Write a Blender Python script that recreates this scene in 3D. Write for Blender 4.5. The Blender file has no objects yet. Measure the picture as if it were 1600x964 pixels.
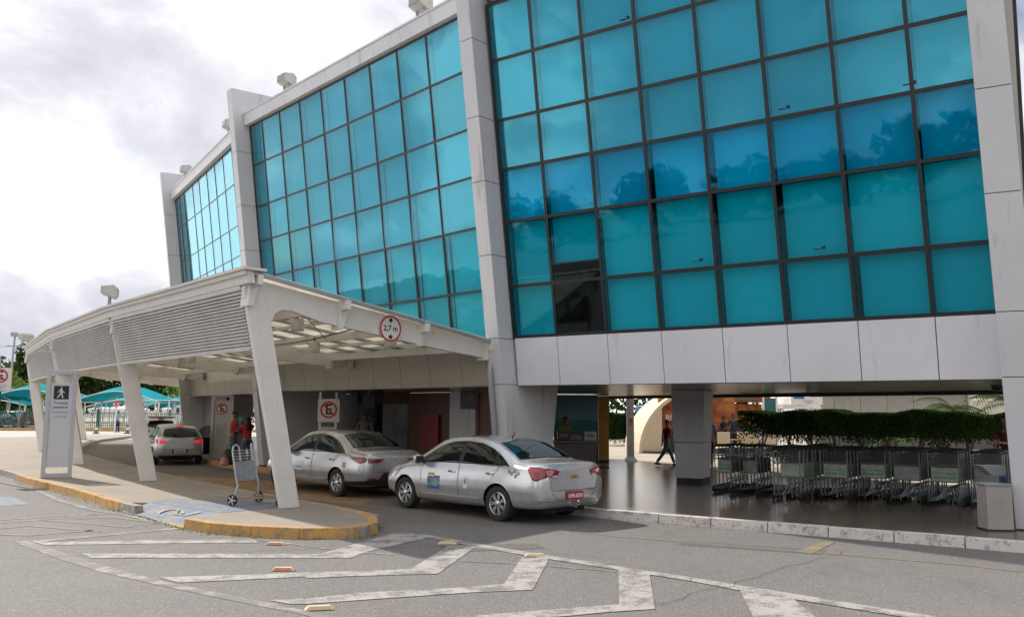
import bpy, bmesh, math, random
from mathutils import Vector, Matrix
from mathutils.bvhtree import BVHTree
from math import sin, cos, pi, radians, tan, atan2, hypot, sqrt
random.seed(7)
S = bpy.context.scene
COL = S.collection
# ------------------------------------------------------------ camera
FPX, PIT, ROL, HC = 1400.0, .1134, .007, 1.9
fw = Vector((0, cos(PIT), sin(PIT))); u0 = Vector((0, -sin(PIT), cos(PIT))); r0 = Vector((1, 0, 0))
rt = r0*cos(ROL)+u0*sin(ROL); up = u0*cos(ROL)-r0*sin(ROL)
cam = bpy.data.cameras.new('camera'); camo = bpy.data.objects.new('camera', cam); COL.objects.link(camo)
cam.sensor_width = 36; cam.lens = FPX/1600*36; cam.clip_start = .1; cam.clip_end = 3000
camo.matrix_world = Matrix(((rt.x, up.x, -fw.x, 0), (rt.y, up.y, -fw.y, 0), (rt.z, up.z, -fw.z, HC), (0, 0, 0, 1)))
S.camera = camo
# ------------------------------------------------------------ sun and sky
SUN_EL = radians(42); TR = Vector((.72, -.69)).normalized()      # horizontal direction the light travels
sd = bpy.data.lights.new('sun', 'SUN'); sd.energy = 4.0; sd.angle = radians(.9); sd.color = (1, .94, .86)
so = bpy.data.objects.new('sun', sd); COL.objects.link(so)
tv = Vector((TR.x*cos(SUN_EL), TR.y*cos(SUN_EL), -sin(SUN_EL)))
so.rotation_euler = tv.to_track_quat('-Z', 'Y').to_euler(); so.location = (-30, 30, 40)
W = bpy.data.worlds.new('World'); S.world = W; W.use_nodes = True
nt = W.node_tree; N = nt.nodes; Lk = nt.links; N.clear()
def nn(t, **k):
    n = N.new(t)
    for a, b in k.items(): setattr(n, a, b)
    return n
wo = nn('ShaderNodeOutputWorld'); bg = nn('ShaderNodeBackground'); bg.inputs[1].default_value = .1
sky = nn('ShaderNodeTexSky', sky_type='NISHITA', sun_disc=False, sun_elevation=SUN_EL, sun_rotation=atan2(-TR.x, -TR.y))
tc = nn('ShaderNodeTexCoord'); mp = nn('ShaderNodeMapping'); mp.inputs['Scale'].default_value = (1.3, 1.3, 2.2)
mp.inputs['Location'].default_value = (3.1, .4, .2)
n1_ = nn('ShaderNodeTexNoise'); n1_.inputs['Scale'].default_value = 1.9; n1_.inputs['Detail'].default_value = 9; n1_.inputs['Roughness'].default_value = .56; n1_.inputs['Distortion'].default_value = .35
n2_ = nn('ShaderNodeTexNoise'); n2_.inputs['Scale'].default_value = 3.1; n2_.inputs['Detail'].default_value = 6
cr = nn('ShaderNodeValToRGB'); e = cr.color_ramp
e.elements[0].position = .40; e.elements[0].color = (5.6, 5.65, 6.35, 1)
e.elements[1].position = .57; e.elements[1].color = (13.5, 13.4, 13.2, 1)
k = e.elements.new(.47); k.color = (7.1, 7.1, 7.7, 1)
k = e.elements.new(.52); k.color = (9.2, 9.1, 9.5, 1)
cr2 = nn('ShaderNodeValToRGB'); cr2.color_ramp.elements[0].position = .30; cr2.color_ramp.elements[1].position = .40
mx = nn('ShaderNodeMix', data_type='RGBA')
Lk.new(tc.outputs['Generated'], mp.inputs[0]); Lk.new(mp.outputs[0], n1_.inputs[0]); Lk.new(mp.outputs[0], n2_.inputs[0])
Lk.new(n1_.outputs[0], cr.inputs[0]); Lk.new(n2_.outputs[0], cr2.inputs[0]); Lk.new(cr2.outputs[0], mx.inputs[0])
Lk.new(sky.outputs[0], mx.inputs[6]); Lk.new(cr.outputs[0], mx.inputs[7]); Lk.new(mx.outputs[2], bg.inputs[0]); Lk.new(bg.outputs[0], wo.inputs[0])
S.view_settings.view_transform = 'Standard'; S.view_settings.look = 'None'; S.view_settings.exposure = 0.28; S.view_settings.gamma = 1
S.render.engine = 'CYCLES'
try:
    S.cycles.use_denoising = True; S.cycles.max_bounces = 8; S.cycles.transparent_max_bounces = 12; S.cycles.caustics_reflective = False; S.cycles.caustics_refractive = False
except Exception: pass
# ------------------------------------------------------------ survey helpers
def ray(x, y): return fw+rt*((x-800)/FPX)-up*((y-482)/FPX)
def G(x, y, z=0.):
    d = ray(x, y); t = (z-HC)/d.z; return Vector((d.x*t, d.y*t, z))
def at(x, y, Y):
    d = ray(x, y); t = Y/d.y; return Vector((0, 0, HC))+d*t
V = Vector
# ------------------------------------------------------------ tagging
def tag(o, label=None, cat=None, group=None, kind=None):
    if label: o['label'] = label
    if cat: o['category'] = cat
    if group: o['group'] = group
    if kind: o['kind'] = kind
    return o
def thing(name, label, cat, loc=(0, 0, 0), rz=0, group=None):
    o = bpy.data.objects.new(name, None); COL.objects.link(o); o.location = loc; o.rotation_euler = (0, 0, rz); o.empty_display_size = .2
    return tag(o, label, cat, group)
CH = {}
def setp(o, p):
    o.parent = p
    if p is not None: CH.setdefault(p.name, []).append(o)
def copy_tree(o, parent=None, hide=()):
    c = o.copy(); COL.objects.link(c)
    c.parent = parent
    if parent is not None: CH.setdefault(parent.name, []).append(c)
    for ch in CH.get(o.name, []): copy_tree(ch, c)
    return c
# ------------------------------------------------------------ mesh builder
class MB:
    def __init__(s): s.v = []; s.f = []; s.m = []; s.cur = 0
    def add(s, vs, fs):
        b = len(s.v); s.v += [tuple(p) for p in vs]
        for f in fs: s.f.append([b+i for i in f]); s.m.append(s.cur)
        return s
    def box(s, c, size, rz=0, M=None):
        x, y, z = [a/2 for a in size]; P = [V((i*x, j*y, k*z)) for i in (-1, 1) for j in (-1, 1) for k in (-1, 1)]
        R = Matrix.Rotation(rz, 3, 'Z') if M is None else M
        c = V(c)
        return s.add([c+R@p for p in P], [(0, 1, 3, 2), (4, 6, 7, 5), (0, 4, 5, 1), (2, 3, 7, 6), (0, 2, 6, 4), (1, 5, 7, 3)])
    def hexa(s, P):   # 8 pts: bottom 4 (ccw), top 4
        return s.add(P, [(3, 2, 1, 0), (4, 5, 6, 7), (0, 1, 5, 4), (1, 2, 6, 5), (2, 3, 7, 6), (3, 0, 4, 7)])
    def prism(s, poly, z0, z1):   # poly list of (x,y)
        n = len(poly)
        P = [(p[0], p[1], z0) for p in poly]+[(p[0], p[1], z1) for p in poly]
        return s.add(P, [list(range(n))[::-1], list(range(n, 2*n))]+[(i, (i+1) % n, n+(i+1) % n, n+i) for i in range(n)])
    def extr(s, pts, off):   # planar polygon pts extruded by vector off
        n = len(pts); off = V(off); pts = [V(p) for p in pts]
        return s.add(pts+[p+off for p in pts], [list(range(n))[::-1], list(range(n, 2*n))]+[(i, (i+1) % n, n+(i+1) % n, n+i) for i in range(n)])
    def tube(s, pts, r, n=8, caps=True):
        pts = [V(p) for p in pts]; rs = r if isinstance(r, (list, tuple)) else [r]*len(pts)
        rings = []; prev = None
        for i, p in enumerate(pts):
            t = (pts[min(i+1, len(pts)-1)]-pts[max(i-1, 0)])
            t = t.normalized() if t.length > 1e-9 else V((0, 0, 1))
            if prev is None:
                a = V((0, 0, 1)) if abs(t.z) < .9 else V((1, 0, 0)); x = t.cross(a).normalized()
            else: x = (prev-t*prev.dot(t)); x = x.normalized() if x.length > 1e-6 else t.orthogonal().normalized()
            prev = x; y = t.cross(x)
            rings.append([p+(x*cos(2*pi*k/n)+y*sin(2*pi*k/n))*rs[i] for k in range(n)])
        vs = [q for R in rings for q in R]; fs = []
        for i in range(len(rings)-1):
            for k in range(n): fs.append((i*n+k, i*n+(k+1) % n, (i+1)*n+(k+1) % n, (i+1)*n+k))
        if caps: fs.append(list(range(n))[::-1]); fs.append([(len(rings)-1)*n+k for k in range(n)])
        return s.add(vs, fs)
    def cyl(s, a, b, r, n=16, r2=None): return s.tube([a, b], [r, r if r2 is None else r2], n)
    def lathe(s, prof, c=(0, 0, 0), n=20, M=None):  # prof (r,z)
        c = V(c); R = M or Matrix.Identity(3); vs = []
        for (r, z) in prof:
            for k in range(n): vs.append(c+R@V((r*cos(2*pi*k/n), r*sin(2*pi*k/n), z)))
        fs = []
        for i in range(len(prof)-1):
            for k in range(n): fs.append((i*n+k, i*n+(k+1) % n, (i+1)*n+(k+1) % n, (i+1)*n+k))
        fs.append(list(range(n))[::-1]); fs.append([(len(prof)-1)*n+k for k in range(n)])
        return s.add(vs, fs)
    def quad(s, a, b, c, d): return s.add([a, b, c, d], [(0, 1, 2, 3)])
    def build(s, name, mat, parent=None, smooth=False, bevel=0, solid=0):
        me = bpy.data.meshes.new(name); me.from_pydata(s.v, [], s.f)
        for m in (mat if isinstance(mat, (list, tuple)) else [mat]): me.materials.append(m)
        if isinstance(mat, (list, tuple)):
            for p, i in zip(me.polygons, s.m): p.material_index = i
        me.update()
        bm = bmesh.new(); bm.from_mesh(me); bmesh.ops.recalc_face_normals(bm, faces=bm.faces); bm.to_mesh(me); bm.free()
        if smooth:
            for p in me.polygons: p.use_smooth = True
            if smooth != 2:
                try: me.set_sharp_from_angle(angle=radians(38))
                except Exception: pass
        o = bpy.data.objects.new(name, me); COL.objects.link(o); setp(o, parent)
        if solid:
            m = o.modifiers.new('s', 'SOLIDIFY'); m.thickness = solid; m.offset = 0
        if bevel:
            m = o.modifiers.new('b', 'BEVEL'); m.width = bevel; m.segments = 2; m.limit_method = 'ANGLE'; m.angle_limit = radians(40)
        return o
def part(name, mat, parent, fn, **k):
    m = MB(); fn(m); return m.build(name, mat, parent, **k)
# ------------------------------------------------------------ materials
def mat(name): 
    m = bpy.data.materials.new(name); m.use_nodes = True; return m
def nodes(m):
    t = m.node_tree; b = t.nodes.get('Principled BSDF'); return t, b
def noise(t, scale, detail=4, rough=.55, coord='Object', vec=None, stretch=None):
    c = t.nodes.new('ShaderNodeTexCoord'); n = t.nodes.new('ShaderNodeTexNoise'); n.inputs['Scale'].default_value = scale; n.inputs['Detail'].default_value = detail; n.inputs['Roughness'].default_value = rough
    src = c.outputs[coord]
    if coord == 'World':
        pass
    if stretch:
        mpn = t.nodes.new('ShaderNodeMapping'); mpn.inputs['Scale'].default_value = stretch; t.links.new(src, mpn.inputs[0]); src = mpn.outputs[0]
    t.links.new(src, n.inputs['Vector']); return n
def ramp(t, src, stops):
    r = t.nodes.new('ShaderNodeValToRGB'); el = r.color_ramp.elements
    while len(el) < len(stops): el.new(.5)
    for e, (p, c) in zip(el, stops): e.position = p; e.color = (*c, 1) if len(c) == 3 else c
    t.links.new(src, r.inputs[0]); return r
def mixc(t, fac, a, b, mode='MIX'):
    m = t.nodes.new('ShaderNodeMix'); m.data_type = 'RGBA'; m.blend_type = mode
    for inp, v in ((0, fac), (6, a), (7, b)):
        if isinstance(v, (int, float)): m.inputs[inp].default_value = v
        elif isinstance(v, tuple): m.inputs[inp].default_value = (*v, 1)
        else: t.links.new(v, m.inputs[inp])
    return m.outputs[2]
def bump(t, b, src, strength=.2, dist=.01):
    n = t.nodes.new('ShaderNodeBump'); n.inputs['Strength'].default_value = strength; n.inputs['Distance'].default_value = dist
    t.links.new(src, n.inputs['Height']); t.links.new(n.outputs[0], b.inputs['Normal'])
MATS = {}
def P(name, col, rough=.5, metal=0, var=.12, vscale=3, bumps=0, bscale=40, coat=0, spec=.5, dirt=None, stretch=None, emit=None, trans=0):
    """Plain painted / cast material with some uneven tone."""
    if name in MATS: return MATS[name]
    m = mat(name); t, b = nodes(m)
    n = noise(t, vscale, 5, .6, stretch=stretch)
    lo = tuple(c*(1-var) for c in col); hi = tuple(min(1, c*(1+var*.7)) for c in col)
    r = ramp(t, n.outputs[0], [(.32, lo), (.68, hi)]); out = r.outputs[0]
    if dirt:
        dn = noise(t, dirt[1], 6, .65, stretch=dirt[3] if len(dirt) > 3 else None); dr = ramp(t, dn.outputs[0], [(dirt[2], (0, 0, 0)), (dirt[2]+.16, (1, 1, 1))])
        out = mixc(t, dr.outputs[0], out, dirt[0])
    t.links.new(out, b.inputs['Base Color'])
    b.inputs['Roughness'].default_value = rough; b.inputs['Metallic'].default_value = metal
    b.inputs['Coat Weight'].default_value = coat; b.inputs['Coat Roughness'].default_value = .05; b.inputs['Specular IOR Level'].default_value = spec
    if bumps:
        bn = noise(t, bscale, 3); bump(t, b, bn.outputs[0], bumps, .01)
    if emit:
        b.inputs['Emission Color'].default_value = (*col, 1); b.inputs['Emission Strength'].default_value = emit
    MATS[name] = m; return m
# asphalt with pale aggregate
def asphalt(name, base, light, patch=None):
    m = mat(name); t, b = nodes(m)
    big = noise(t, .35, 6, .6); r1 = ramp(t, big.outputs[0], [(.3, tuple(c*.82 for c in base)), (.7, tuple(c*1.12 for c in base))])
    mid = noise(t, 14, 4, .7); c1 = mixc(t, .35, r1.outputs[0], ramp(t, mid.outputs[0], [(.35, tuple(c*.75 for c in base)), (.65, tuple(c*1.3 for c in base))]).outputs[0])
    vor = t.nodes.new('ShaderNodeTexVoronoi'); vor.inputs['Scale'].default_value = 46; tcn = t.nodes.new('ShaderNodeTexCoord'); t.links.new(tcn.outputs['Object'], vor.inputs['Vector'])
    fine = noise(t, 60, 2, .6); f = ramp(t, vor.outputs['Distance'], [(.18, (1, 1, 1)), (.38, (0, 0, 0))])
    sel = ramp(t, fine.outputs[0], [(.47, (0, 0, 0)), (.58, (1, 1, 1))])
    fm = t.nodes.new('ShaderNodeMath'); fm.operation = 'MULTIPLY'; t.links.new(f.outputs[0], fm.inputs[0]); t.links.new(sel.outputs[0], fm.inputs[1])
    c2 = mixc(t, fm.outputs[0], c1, light)
    st = noise(t, 1.1, 7, .7, stretch=(1, .45, 1)); sr = ramp(t, st.outputs[0], [(.56, (0, 0, 0)), (.72, (.5, .5, .5))])
    c3 = mixc(t, sr.outputs[0], c2, tuple(c*.55 for c in base))
    t.links.new(c3, b.inputs['Base Color']); b.inputs['Roughness'].default_value = .85
    bump(t, b, vor.outputs['Distance'], .35, .006); return m
M_ASPH = asphalt('asphalt', (.142, .133, .127), (.46, .43, .40))
M_LANE = asphalt('lane_asphalt', (.135, .12, .10), (.26, .24, .21))
def paint(name, col, base, wear=.5, sc=3.2):
    m = mat(name); t, b = nodes(m)
    a = noise(t, sc, 8, .72); f = noise(t, 38, 4, .7)
    s = t.nodes.new('ShaderNodeMath'); s.operation = 'MULTIPLY_ADD'; s.inputs[1].default_value = .55; t.links.new(f.outputs[0], s.inputs[0]); t.links.new(a.outputs[0], s.inputs[2])
    r = ramp(t, s.outputs[0], [(wear+.18, (0, 0, 0)), (wear+.32, (1, 1, 1))])
    c = mixc(t, r.outputs[0], col, base); t.links.new(c, b.inputs['Base Color']); b.inputs['Roughness'].default_value = .8
    bump(t, b, f.outputs[0], .2, .004); return m
M_WPAINT = paint('worn_white_paint', (.36, .34, .315), (.16, .148, .138), .55)
M_WLINE = paint('faded_white_line', (.36, .34, .31), (.17, .155, .145), .45)
M_YPAINT = paint('worn_yellow_paint', (.42, .25, .06), (.19, .16, .12), .42)
M_FYEL = paint('faded_yellow_patch', (.40, .21, .07), (.17, .135, .10), .52)
M_BLUEP = paint('faded_blue_paint', (.13, .17, .25), (.24, .22, .195), .54)
def concrete(name, col, tile=None):
    m = mat(name); t, b = nodes(m)
    a = noise(t, .8, 8, .65); c = ramp(t, a.outputs[0], [(.3, tuple(x*.78 for x in col)), (.7, tuple(x*1.12 for x in col))]).outputs[0]
    f = noise(t, 30, 5, .7); c = mixc(t, .3, c, ramp(t, f.outputs[0], [(.3, tuple(x*.7 for x in col)), (.7, tuple(x*1.2 for x in col))]).outputs[0])
    st = noise(t, 2.3, 8, .75); sr = ramp(t, st.outputs[0], [(.58, (0, 0, 0)), (.74, (.6, .6, .6))]); c = mixc(t, sr.outputs[0], c, tuple(x*.5 for x in col))
    if tile:
        br = t.nodes.new('ShaderNodeTexBrick'); br.offset = 0; tcn = t.nodes.new('ShaderNodeTexCoord'); mpn = t.nodes.new('ShaderNodeMapping'); mpn.inputs['Rotation'].default_value = (0, 0, tile[1])
        t.links.new(tcn.outputs['Object'], mpn.inputs[0]); t.links.new(mpn.outputs[0], br.inputs['Vector'])
        br.inputs['Scale'].default_value = 1; br.inputs['Brick Width'].default_value = tile[0]; br.inputs['Row Height'].default_value = tile[0]; br.inputs['Mortar Size'].default_value = tile[2]
        br.inputs['Color1'].default_value = (1, 1, 1, 1); br.inputs['Color2'].default_value = (.86, .86, .86, 1); br.inputs['Mortar'].default_value = (.35, .35, .35, 1)
        c = mixc(t, 1, c, br.outputs['Color'], 'MULTIPLY')
    t.links.new(c, b.inputs['Base Color']); b.inputs['Roughness'].default_value = .85; bump(t, b, f.outputs[0], .25, .006)
    return m, t, b
M_PAVE = concrete('island_concrete', (.285, .245, .20))[0]
M_TERR = concrete('terrace_paving', (.44, .39, .31), (1.2, .3, .01))[0]
M_LOT = concrete('parking_paving', (.42, .39, .35))[0]
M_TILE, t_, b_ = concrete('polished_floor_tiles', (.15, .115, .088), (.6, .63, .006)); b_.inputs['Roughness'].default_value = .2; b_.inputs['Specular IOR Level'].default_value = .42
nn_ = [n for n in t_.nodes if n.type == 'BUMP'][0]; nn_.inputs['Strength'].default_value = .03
def kerbm(name, col, under, wear): 
    m = paint(name, col, under, wear, 6.5); return m
M_KW = kerbm('kerb_white_paint', (.60, .57, .53), (.28, .24, .21), .60)
M_KY = kerbm('kerb_yellow_paint', (.50, .28, .08), (.25, .18, .12), .58)
M_KG = kerbm('kerb_bare_stone', (.42, .38, .33), (.22, .19, .16), .5)
M_PANEL = P('aluminium_cladding', (.70, .70, .73), .38, 0, .06, .7, dirt=((.50, .47, .45), 4.5, .60, (1, 1, .07)))
M_PANEL2 = P('fascia_panel_cream', (.46, .43, .38), .45, 0, .07, .8, dirt=((.32, .29, .24), 2.2, .6, (1, 1, .2)))
M_SIDE = P('pillar_panel', (.62, .62, .64), .4, 0, .06, .8, dirt=((.42, .40, .38), 4.5, .58, (1, 1, .08)))
M_GAP = P('dark_joint', (.03, .03, .03), .8)
M_MULL = P('black_mullion', (.012, .013, .016), .35)
M_SOFF = P('soffit_metal', (.30, .28, .25), .22, .55, .15, 1.2)
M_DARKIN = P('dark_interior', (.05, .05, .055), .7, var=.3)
M_BLIND = P('white_blind', (.78, .80, .80), .8, var=.05)
t, b = nodes(M_BLIND); oi = t.nodes.new('ShaderNodeObjectInfo'); rb_ = ramp(t, oi.outputs['Random'], [(0, (.52, .58, .60)), (1, (.82, .83, .82))]); nb_ = noise(t, 1.1, 4, .6); t.links.new(mixc(t, ramp(t, nb_.outputs[0], [(.45, (0, 0, 0)), (.7, (.5, .5, .5))]).outputs[0], rb_.outputs[0], (.50, .56, .58)), b.inputs['Base Color'])
M_WHITE = P('weathered_white_steel', (.72, .70, .66), .45, 0, .06, 2.5, bumps=.1, bscale=12, dirt=((.46, .36, .26), 3.4, .63, (1, 1, .3)))
M_LOUV = P('louvre_white', (.66, .65, .63), .5, 0, .08, 1.5, dirt=((.40, .33, .25), 4.0, .64, (.5, .5, 1)))
M_RUST = P('rusty_edge', (.30, .22, .15), .7, var=.3)
M_GREYM = P('grey_painted_metal', (.34, .36, .38), .4, .3, .08)
M_GALV = P('galvanised_tube', (.20, .225, .225), .4, .5, .15, 8)
M_BLACK = P('black_plastic', (.02, .02, .022), .45)
M_RUBBER = P('rubber', (.022, .022, .022), .8)
M_CHROME = P('chrome', (.75, .75, .76), .12, 1, .02)
M_RED = P('sign_red', (.55, .02, .02), .4, var=.05)
M_SWHITE = P('sign_white', (.74, .72, .70), .4, var=.05)
M_SGREY = P('sign_grey', (.50, .51, .54), .35, .15, .05)
M_BLK = P('sign_black', (.02, .02, .022), .5)
M_LAMP = P('lamp_housing', (.52, .50, .46), .5, var=.15)
M_LENS = P('lamp_lens', (.35, .36, .36), .12, var=.1)
# tinted film glass: partly see-through, partly mirror
def glassm(name, tr, gl, fac, wave=.25):
    m = mat(name); t = m.node_tree; t.nodes.clear(); o = t.nodes.new('ShaderNodeOutputMaterial')
    T = t.nodes.new('ShaderNodeBsdfTransparent'); T.inputs[0].default_value = (*tr, 1)
    g = t.nodes.new('ShaderNodeBsdfGlossy'); g.inputs['Roughness'].default_value = .025
    g2 = t.nodes.new('ShaderNodeBsdfGlossy'); g2.inputs['Roughness'].default_value = .02; g2.inputs[0].default_value = (.72, .93, 1, 1)
    oi = t.nodes.new('ShaderNodeObjectInfo'); rr = ramp(t, oi.outputs['Random'], [(0, tuple(c*.72 for c in gl)), (1, tuple(min(1, c*1.08) for c in gl))]); t.links.new(rr.outputs[0], g.inputs[0])
    mx = t.nodes.new('ShaderNodeMixShader'); mx.inputs[0].default_value = fac; t.links.new(T.outputs[0], mx.inputs[1]); t.links.new(g.outputs[0], mx.inputs[2])
    lw = t.nodes.new('ShaderNodeLayerWeight'); lw.inputs[0].default_value = .5; pw = t.nodes.new('ShaderNodeMath'); pw.operation = 'POWER'; pw.inputs[1].default_value = 3.4; t.links.new(lw.outputs['Facing'], pw.inputs[0])
    ad = t.nodes.new('ShaderNodeMath'); ad.operation = 'MULTIPLY_ADD'; ad.inputs[1].default_value = .95; ad.inputs[2].default_value = .02; ad.use_clamp = True; t.links.new(pw.outputs[0], ad.inputs[0])
    m2 = t.nodes.new('ShaderNodeMixShader'); t.links.new(ad.outputs[0], m2.inputs[0]); t.links.new(mx.outputs[0], m2.inputs[1]); t.links.new(g2.outputs[0], m2.inputs[2])
    n = noise(t, 1.3, 2, .5); bp = t.nodes.new('ShaderNodeBump'); bp.inputs['Strength'].default_value = wave; bp.inputs['Distance'].default_value = .008; t.links.new(n.outputs[0], bp.inputs['Height'])
    for q in (g, g2): t.links.new(bp.outputs[0], q.inputs['Normal'])
    t.links.new(m2.outputs[0], o.inputs[0]); return m
M_GLASS = glassm('teal_film_glass', (.24, .86, .95), (.16, .64, .78), .17)
M_GLASSL = glassm('teal_film_glass_lower', (.22, .88, .95), (.10, .60, .76), .06)
M_GLASSD = glassm('clear_dark_glass', (.25, .27, .27), (.25, .3, .3), .05)
M_GLASSB = glassm('teal_glass_reflection_blue', (.12, .84, .98), (.05, .56, .80), .07)  # darker blue reflection of this window row put into the glass tint
M_CGLASS = glassm('car_window_glass', (.05, .055, .055), (.22, .23, .24), .16, .02)
M_LGLASS = glassm('green_window_glass', (.35, .42, .40), (.3, .31, .31), .15, .02)
def transl(name, col, amt):
    m = mat(name); t = m.node_tree; t.nodes.clear(); o = t.nodes.new('ShaderNodeOutputMaterial')
    d = t.nodes.new('ShaderNodeBsdfDiffuse'); T = t.nodes.new('ShaderNodeBsdfTranslucent'); mx = t.nodes.new('ShaderNodeMixShader'); mx.inputs[0].default_value = amt
    n = noise(t, 1.5, 6, .65); r = ramp(t, n.outputs[0], [(.35, tuple(c*.8 for c in col)), (.62, col)])
    t.links.new(r.outputs[0], d.inputs[0]); t.links.new(r.outputs[0], T.inputs[0]); t.links.new(d.outputs[0], mx.inputs[1]); t.links.new(T.outputs[0], mx.inputs[2]); t.links.new(mx.outputs[0], o.inputs[0]); return m
M_ROOF = transl('frosted_roof_sheet', (.92, .89, .80), .62)
M_TENT = transl('teal_shade_cloth', (.05, .50, .58), .4)
# leaves
def leafm(name, lo, hi):
    m = mat(name); t = m.node_tree; t.nodes.clear(); o = t.nodes.new('ShaderNodeOutputMaterial')
    d = t.nodes.new('ShaderNodeBsdfDiffuse'); T = t.nodes.new('ShaderNodeBsdfTranslucent'); mx = t.nodes.new('ShaderNodeMixShader'); mx.inputs[0].default_value = .3
    n = noise(t, .9, 4, .6); r = ramp(t, n.outputs[0], [(.3, lo), (.7, hi)])
    t.links.new(r.outputs[0], d.inputs[0]); t.links.new(r.outputs[0], T.inputs[0]); t.links.new(d.outputs[0], mx.inputs[1]); t.links.new(T.outputs[0], mx.inputs[2]); t.links.new(mx.outputs[0], o.inputs[0]); return m
M_LEAF = leafm('leaf_dark', (.022, .045, .014), (.06, .10, .03))
M_HEDGE = leafm('hedge_leaf', (.012, .026, .007), (.045, .085, .02))
M_LEAFL = leafm('leaf_light', (.09, .16, .03), (.20, .30, .07))
M_BARK = P('bark', (.12, .09, .065), .9, var=.3, vscale=6)
# ============================================================ GROUND
def sheet(name, pts, z, m, label=None, kind='structure'):
    me = MB(); me.add([(p[0], p[1], z) for p in pts], [list(range(len(pts)))]); o = me.build(name, m); o['kind'] = kind; return o
def g2(L, z=0.): return [tuple(G(x, y, z))[:2] for x, y in L]
sheet('ground', [(-900, -900), (900, -900), (900, 1500), (-900, 1500)], 0, M_ASPH)
# kerb line on the building side (foot of the kerb)
KB = g2([(1760, 878), (1600, 864), (1490, 854.5), (1340, 842.5), (1180, 829.5), (1040, 818), (905, 806.5)])+[(.25, 18.1), (-.9, 19.35), (-2.7, 21.9), (-4.6, 24.4), (-6.7, 26.5), (-8.7, 28.6), (-10.6, 31.4), (-12.3, 34.8), (-13.9, 38.6), (-17.2, 46), (-21, 56)]
def smooth(pl, it=2, closed=False):
    for _ in range(it):
        q = [] if closed else [pl[0]]
        rng = range(len(pl)) if closed else range(len(pl)-1)
        for i in rng:
            a, b = pl[i], pl[(i+1) % len(pl)]
            q += [(a[0]*.75+b[0]*.25, a[1]*.75+b[1]*.25), (a[0]*.25+b[0]*.75, a[1]*.25+b[1]*.75)]
        if not closed: q.append(pl[-1])
        pl = q
    return pl
def resample(pl, step):
    out = [V(pl[0])]; acc = 0; 
    for a, b in zip(pl[:-1], pl[1:]):
        a, b = V(a), V(b); L = (b-a).length; d = 0
        while acc+(L-d) >= step:
            d += step-acc; out.append(a.lerp(b, d/L)); acc = 0
        acc += L-d
    out.append(V(pl[-1])); return out
KBs = smooth(KB)
def offset(pl, d):
    out = []
    for i, p in enumerate(pl):
        a = V(pl[max(i-1, 0)]); b = V(pl[min(i+1, len(pl)-1)]); t = (b-a).normalized(); out.append((p[0]+t.y*d, p[1]-t.x*d))
    return out
def kerb(name, line, side, mats, pick, h=.15, w=.16, step=.95, gap=.007):
    pts = resample(line, step); m = MB()
    for i in range(len(pts)-1):
        a, b = pts[i], pts[i+1]; t = (b-a)
        if t.length < .1: continue
        t.normalize(); n = V((t.y, -t.x))*side; a2 = a+t*gap; b2 = b-t*gap
        m.cur = pick(i, (a+b)/2)
        q = [a2, b2, b2+n*w, a2+n*w]; dz = random.uniform(-.006, .004)
        if name == 'kerb_island' and rA.x+.25 < (a.x+b.x)/2 < rB.x-.1: dz = -h+.016
        q2 = [a2+n*.02, b2+n*.02, b2+n*w, a2+n*w]
        m.hexa([(p.x, p.y, -.05) for p in q]+[(p.x, p.y, h+dz) for p in q2])
    o = m.build(name, mats, bevel=.008); o['kind'] = 'structure'; return o
kerb('kerb_building_side', KBs, 1, [M_KW, M_KY, M_KG], lambda i, p: 0 if p.y < 22 else 1, h=.158, w=.16)
inner = offset(KBs, .165)
far_in = [(-14, 60), (2, 60), (30, 60), (30, 6)]
# polished floor under the building, paving beyond it in the sun
def slab(name, pts, z, m, t=.3):
    b = MB(); b.prism(pts, z-t, z); o = b.build(name, m); o['kind'] = 'structure'; return o
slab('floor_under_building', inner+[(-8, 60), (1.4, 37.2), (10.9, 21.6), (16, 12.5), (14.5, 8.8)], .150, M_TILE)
sheet('terrace_paving', [(10.9, 21.6), (1.4, 37.2), (-8, 60), (-8, 95), (60, 95), (60, 9), (16, 12.5)], .14, M_TERR)
# traffic island
IN_ = g2([(592, 838), (560, 841), (500, 842), (440, 842), (380, 838), (310, 832), (262, 820), (225, 808), (180, 797), (128, 780), (80, 766), (40, 757)])
IF_ = g2([(4, 741), (-120, 722)])   # towards the left of the frame
top_near = IN_+IF_
isl_far = [(-38, 41), (-35, 49), (-29.5, 52.5), (-27, 60), (-24.6, 60), (-23.3, 53), (-22.8, 50), (-20.5, 44), (-17.6, 36.6), (-12.9, 29.6), (-8.4, 23.2), (-5.6, 19.6), (-3.4, 17.0), (-2.2, 15.4)]
close = [(p[0], p[1]) for p in smooth([(-3.0, 16.4), (-2.2, 15.4)]+IN_+IF_, 2)]
isl_far_s = smooth(isl_far[:-1], 1)
rA, rB, iA, iB = G(190, 799, .012), G(306, 827, .012), G(234, 785, .15), G(344, 801, .15)
cl2 = offset(close, .11); c_a = [p for p in cl2 if p[0] >= rB.x]; c_b = [p for p in cl2 if p[0] <= rA.x]
island = c_a+[(iB.x, iB.y), (iA.x, iA.y)]+c_b+isl_far_s
slab('traffic_island', island, .148, M_PAVE)
def isl_pick(i, p):
    if p.y < 14.95 and p.x > -5.6: return 1
    if rA.x < p.x < rB.x: return 2
    return 1 if p.y < 24 else 2
kerb('kerb_island', close, 1, [M_KW, M_KY, M_KG], isl_pick, h=.157, w=.17, step=.8)
kerb('kerb_island_lane_side', smooth(isl_far[8:], 1), 1, [M_KG], lambda i, p: 0, h=.152, w=.12, step=1.2)
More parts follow.
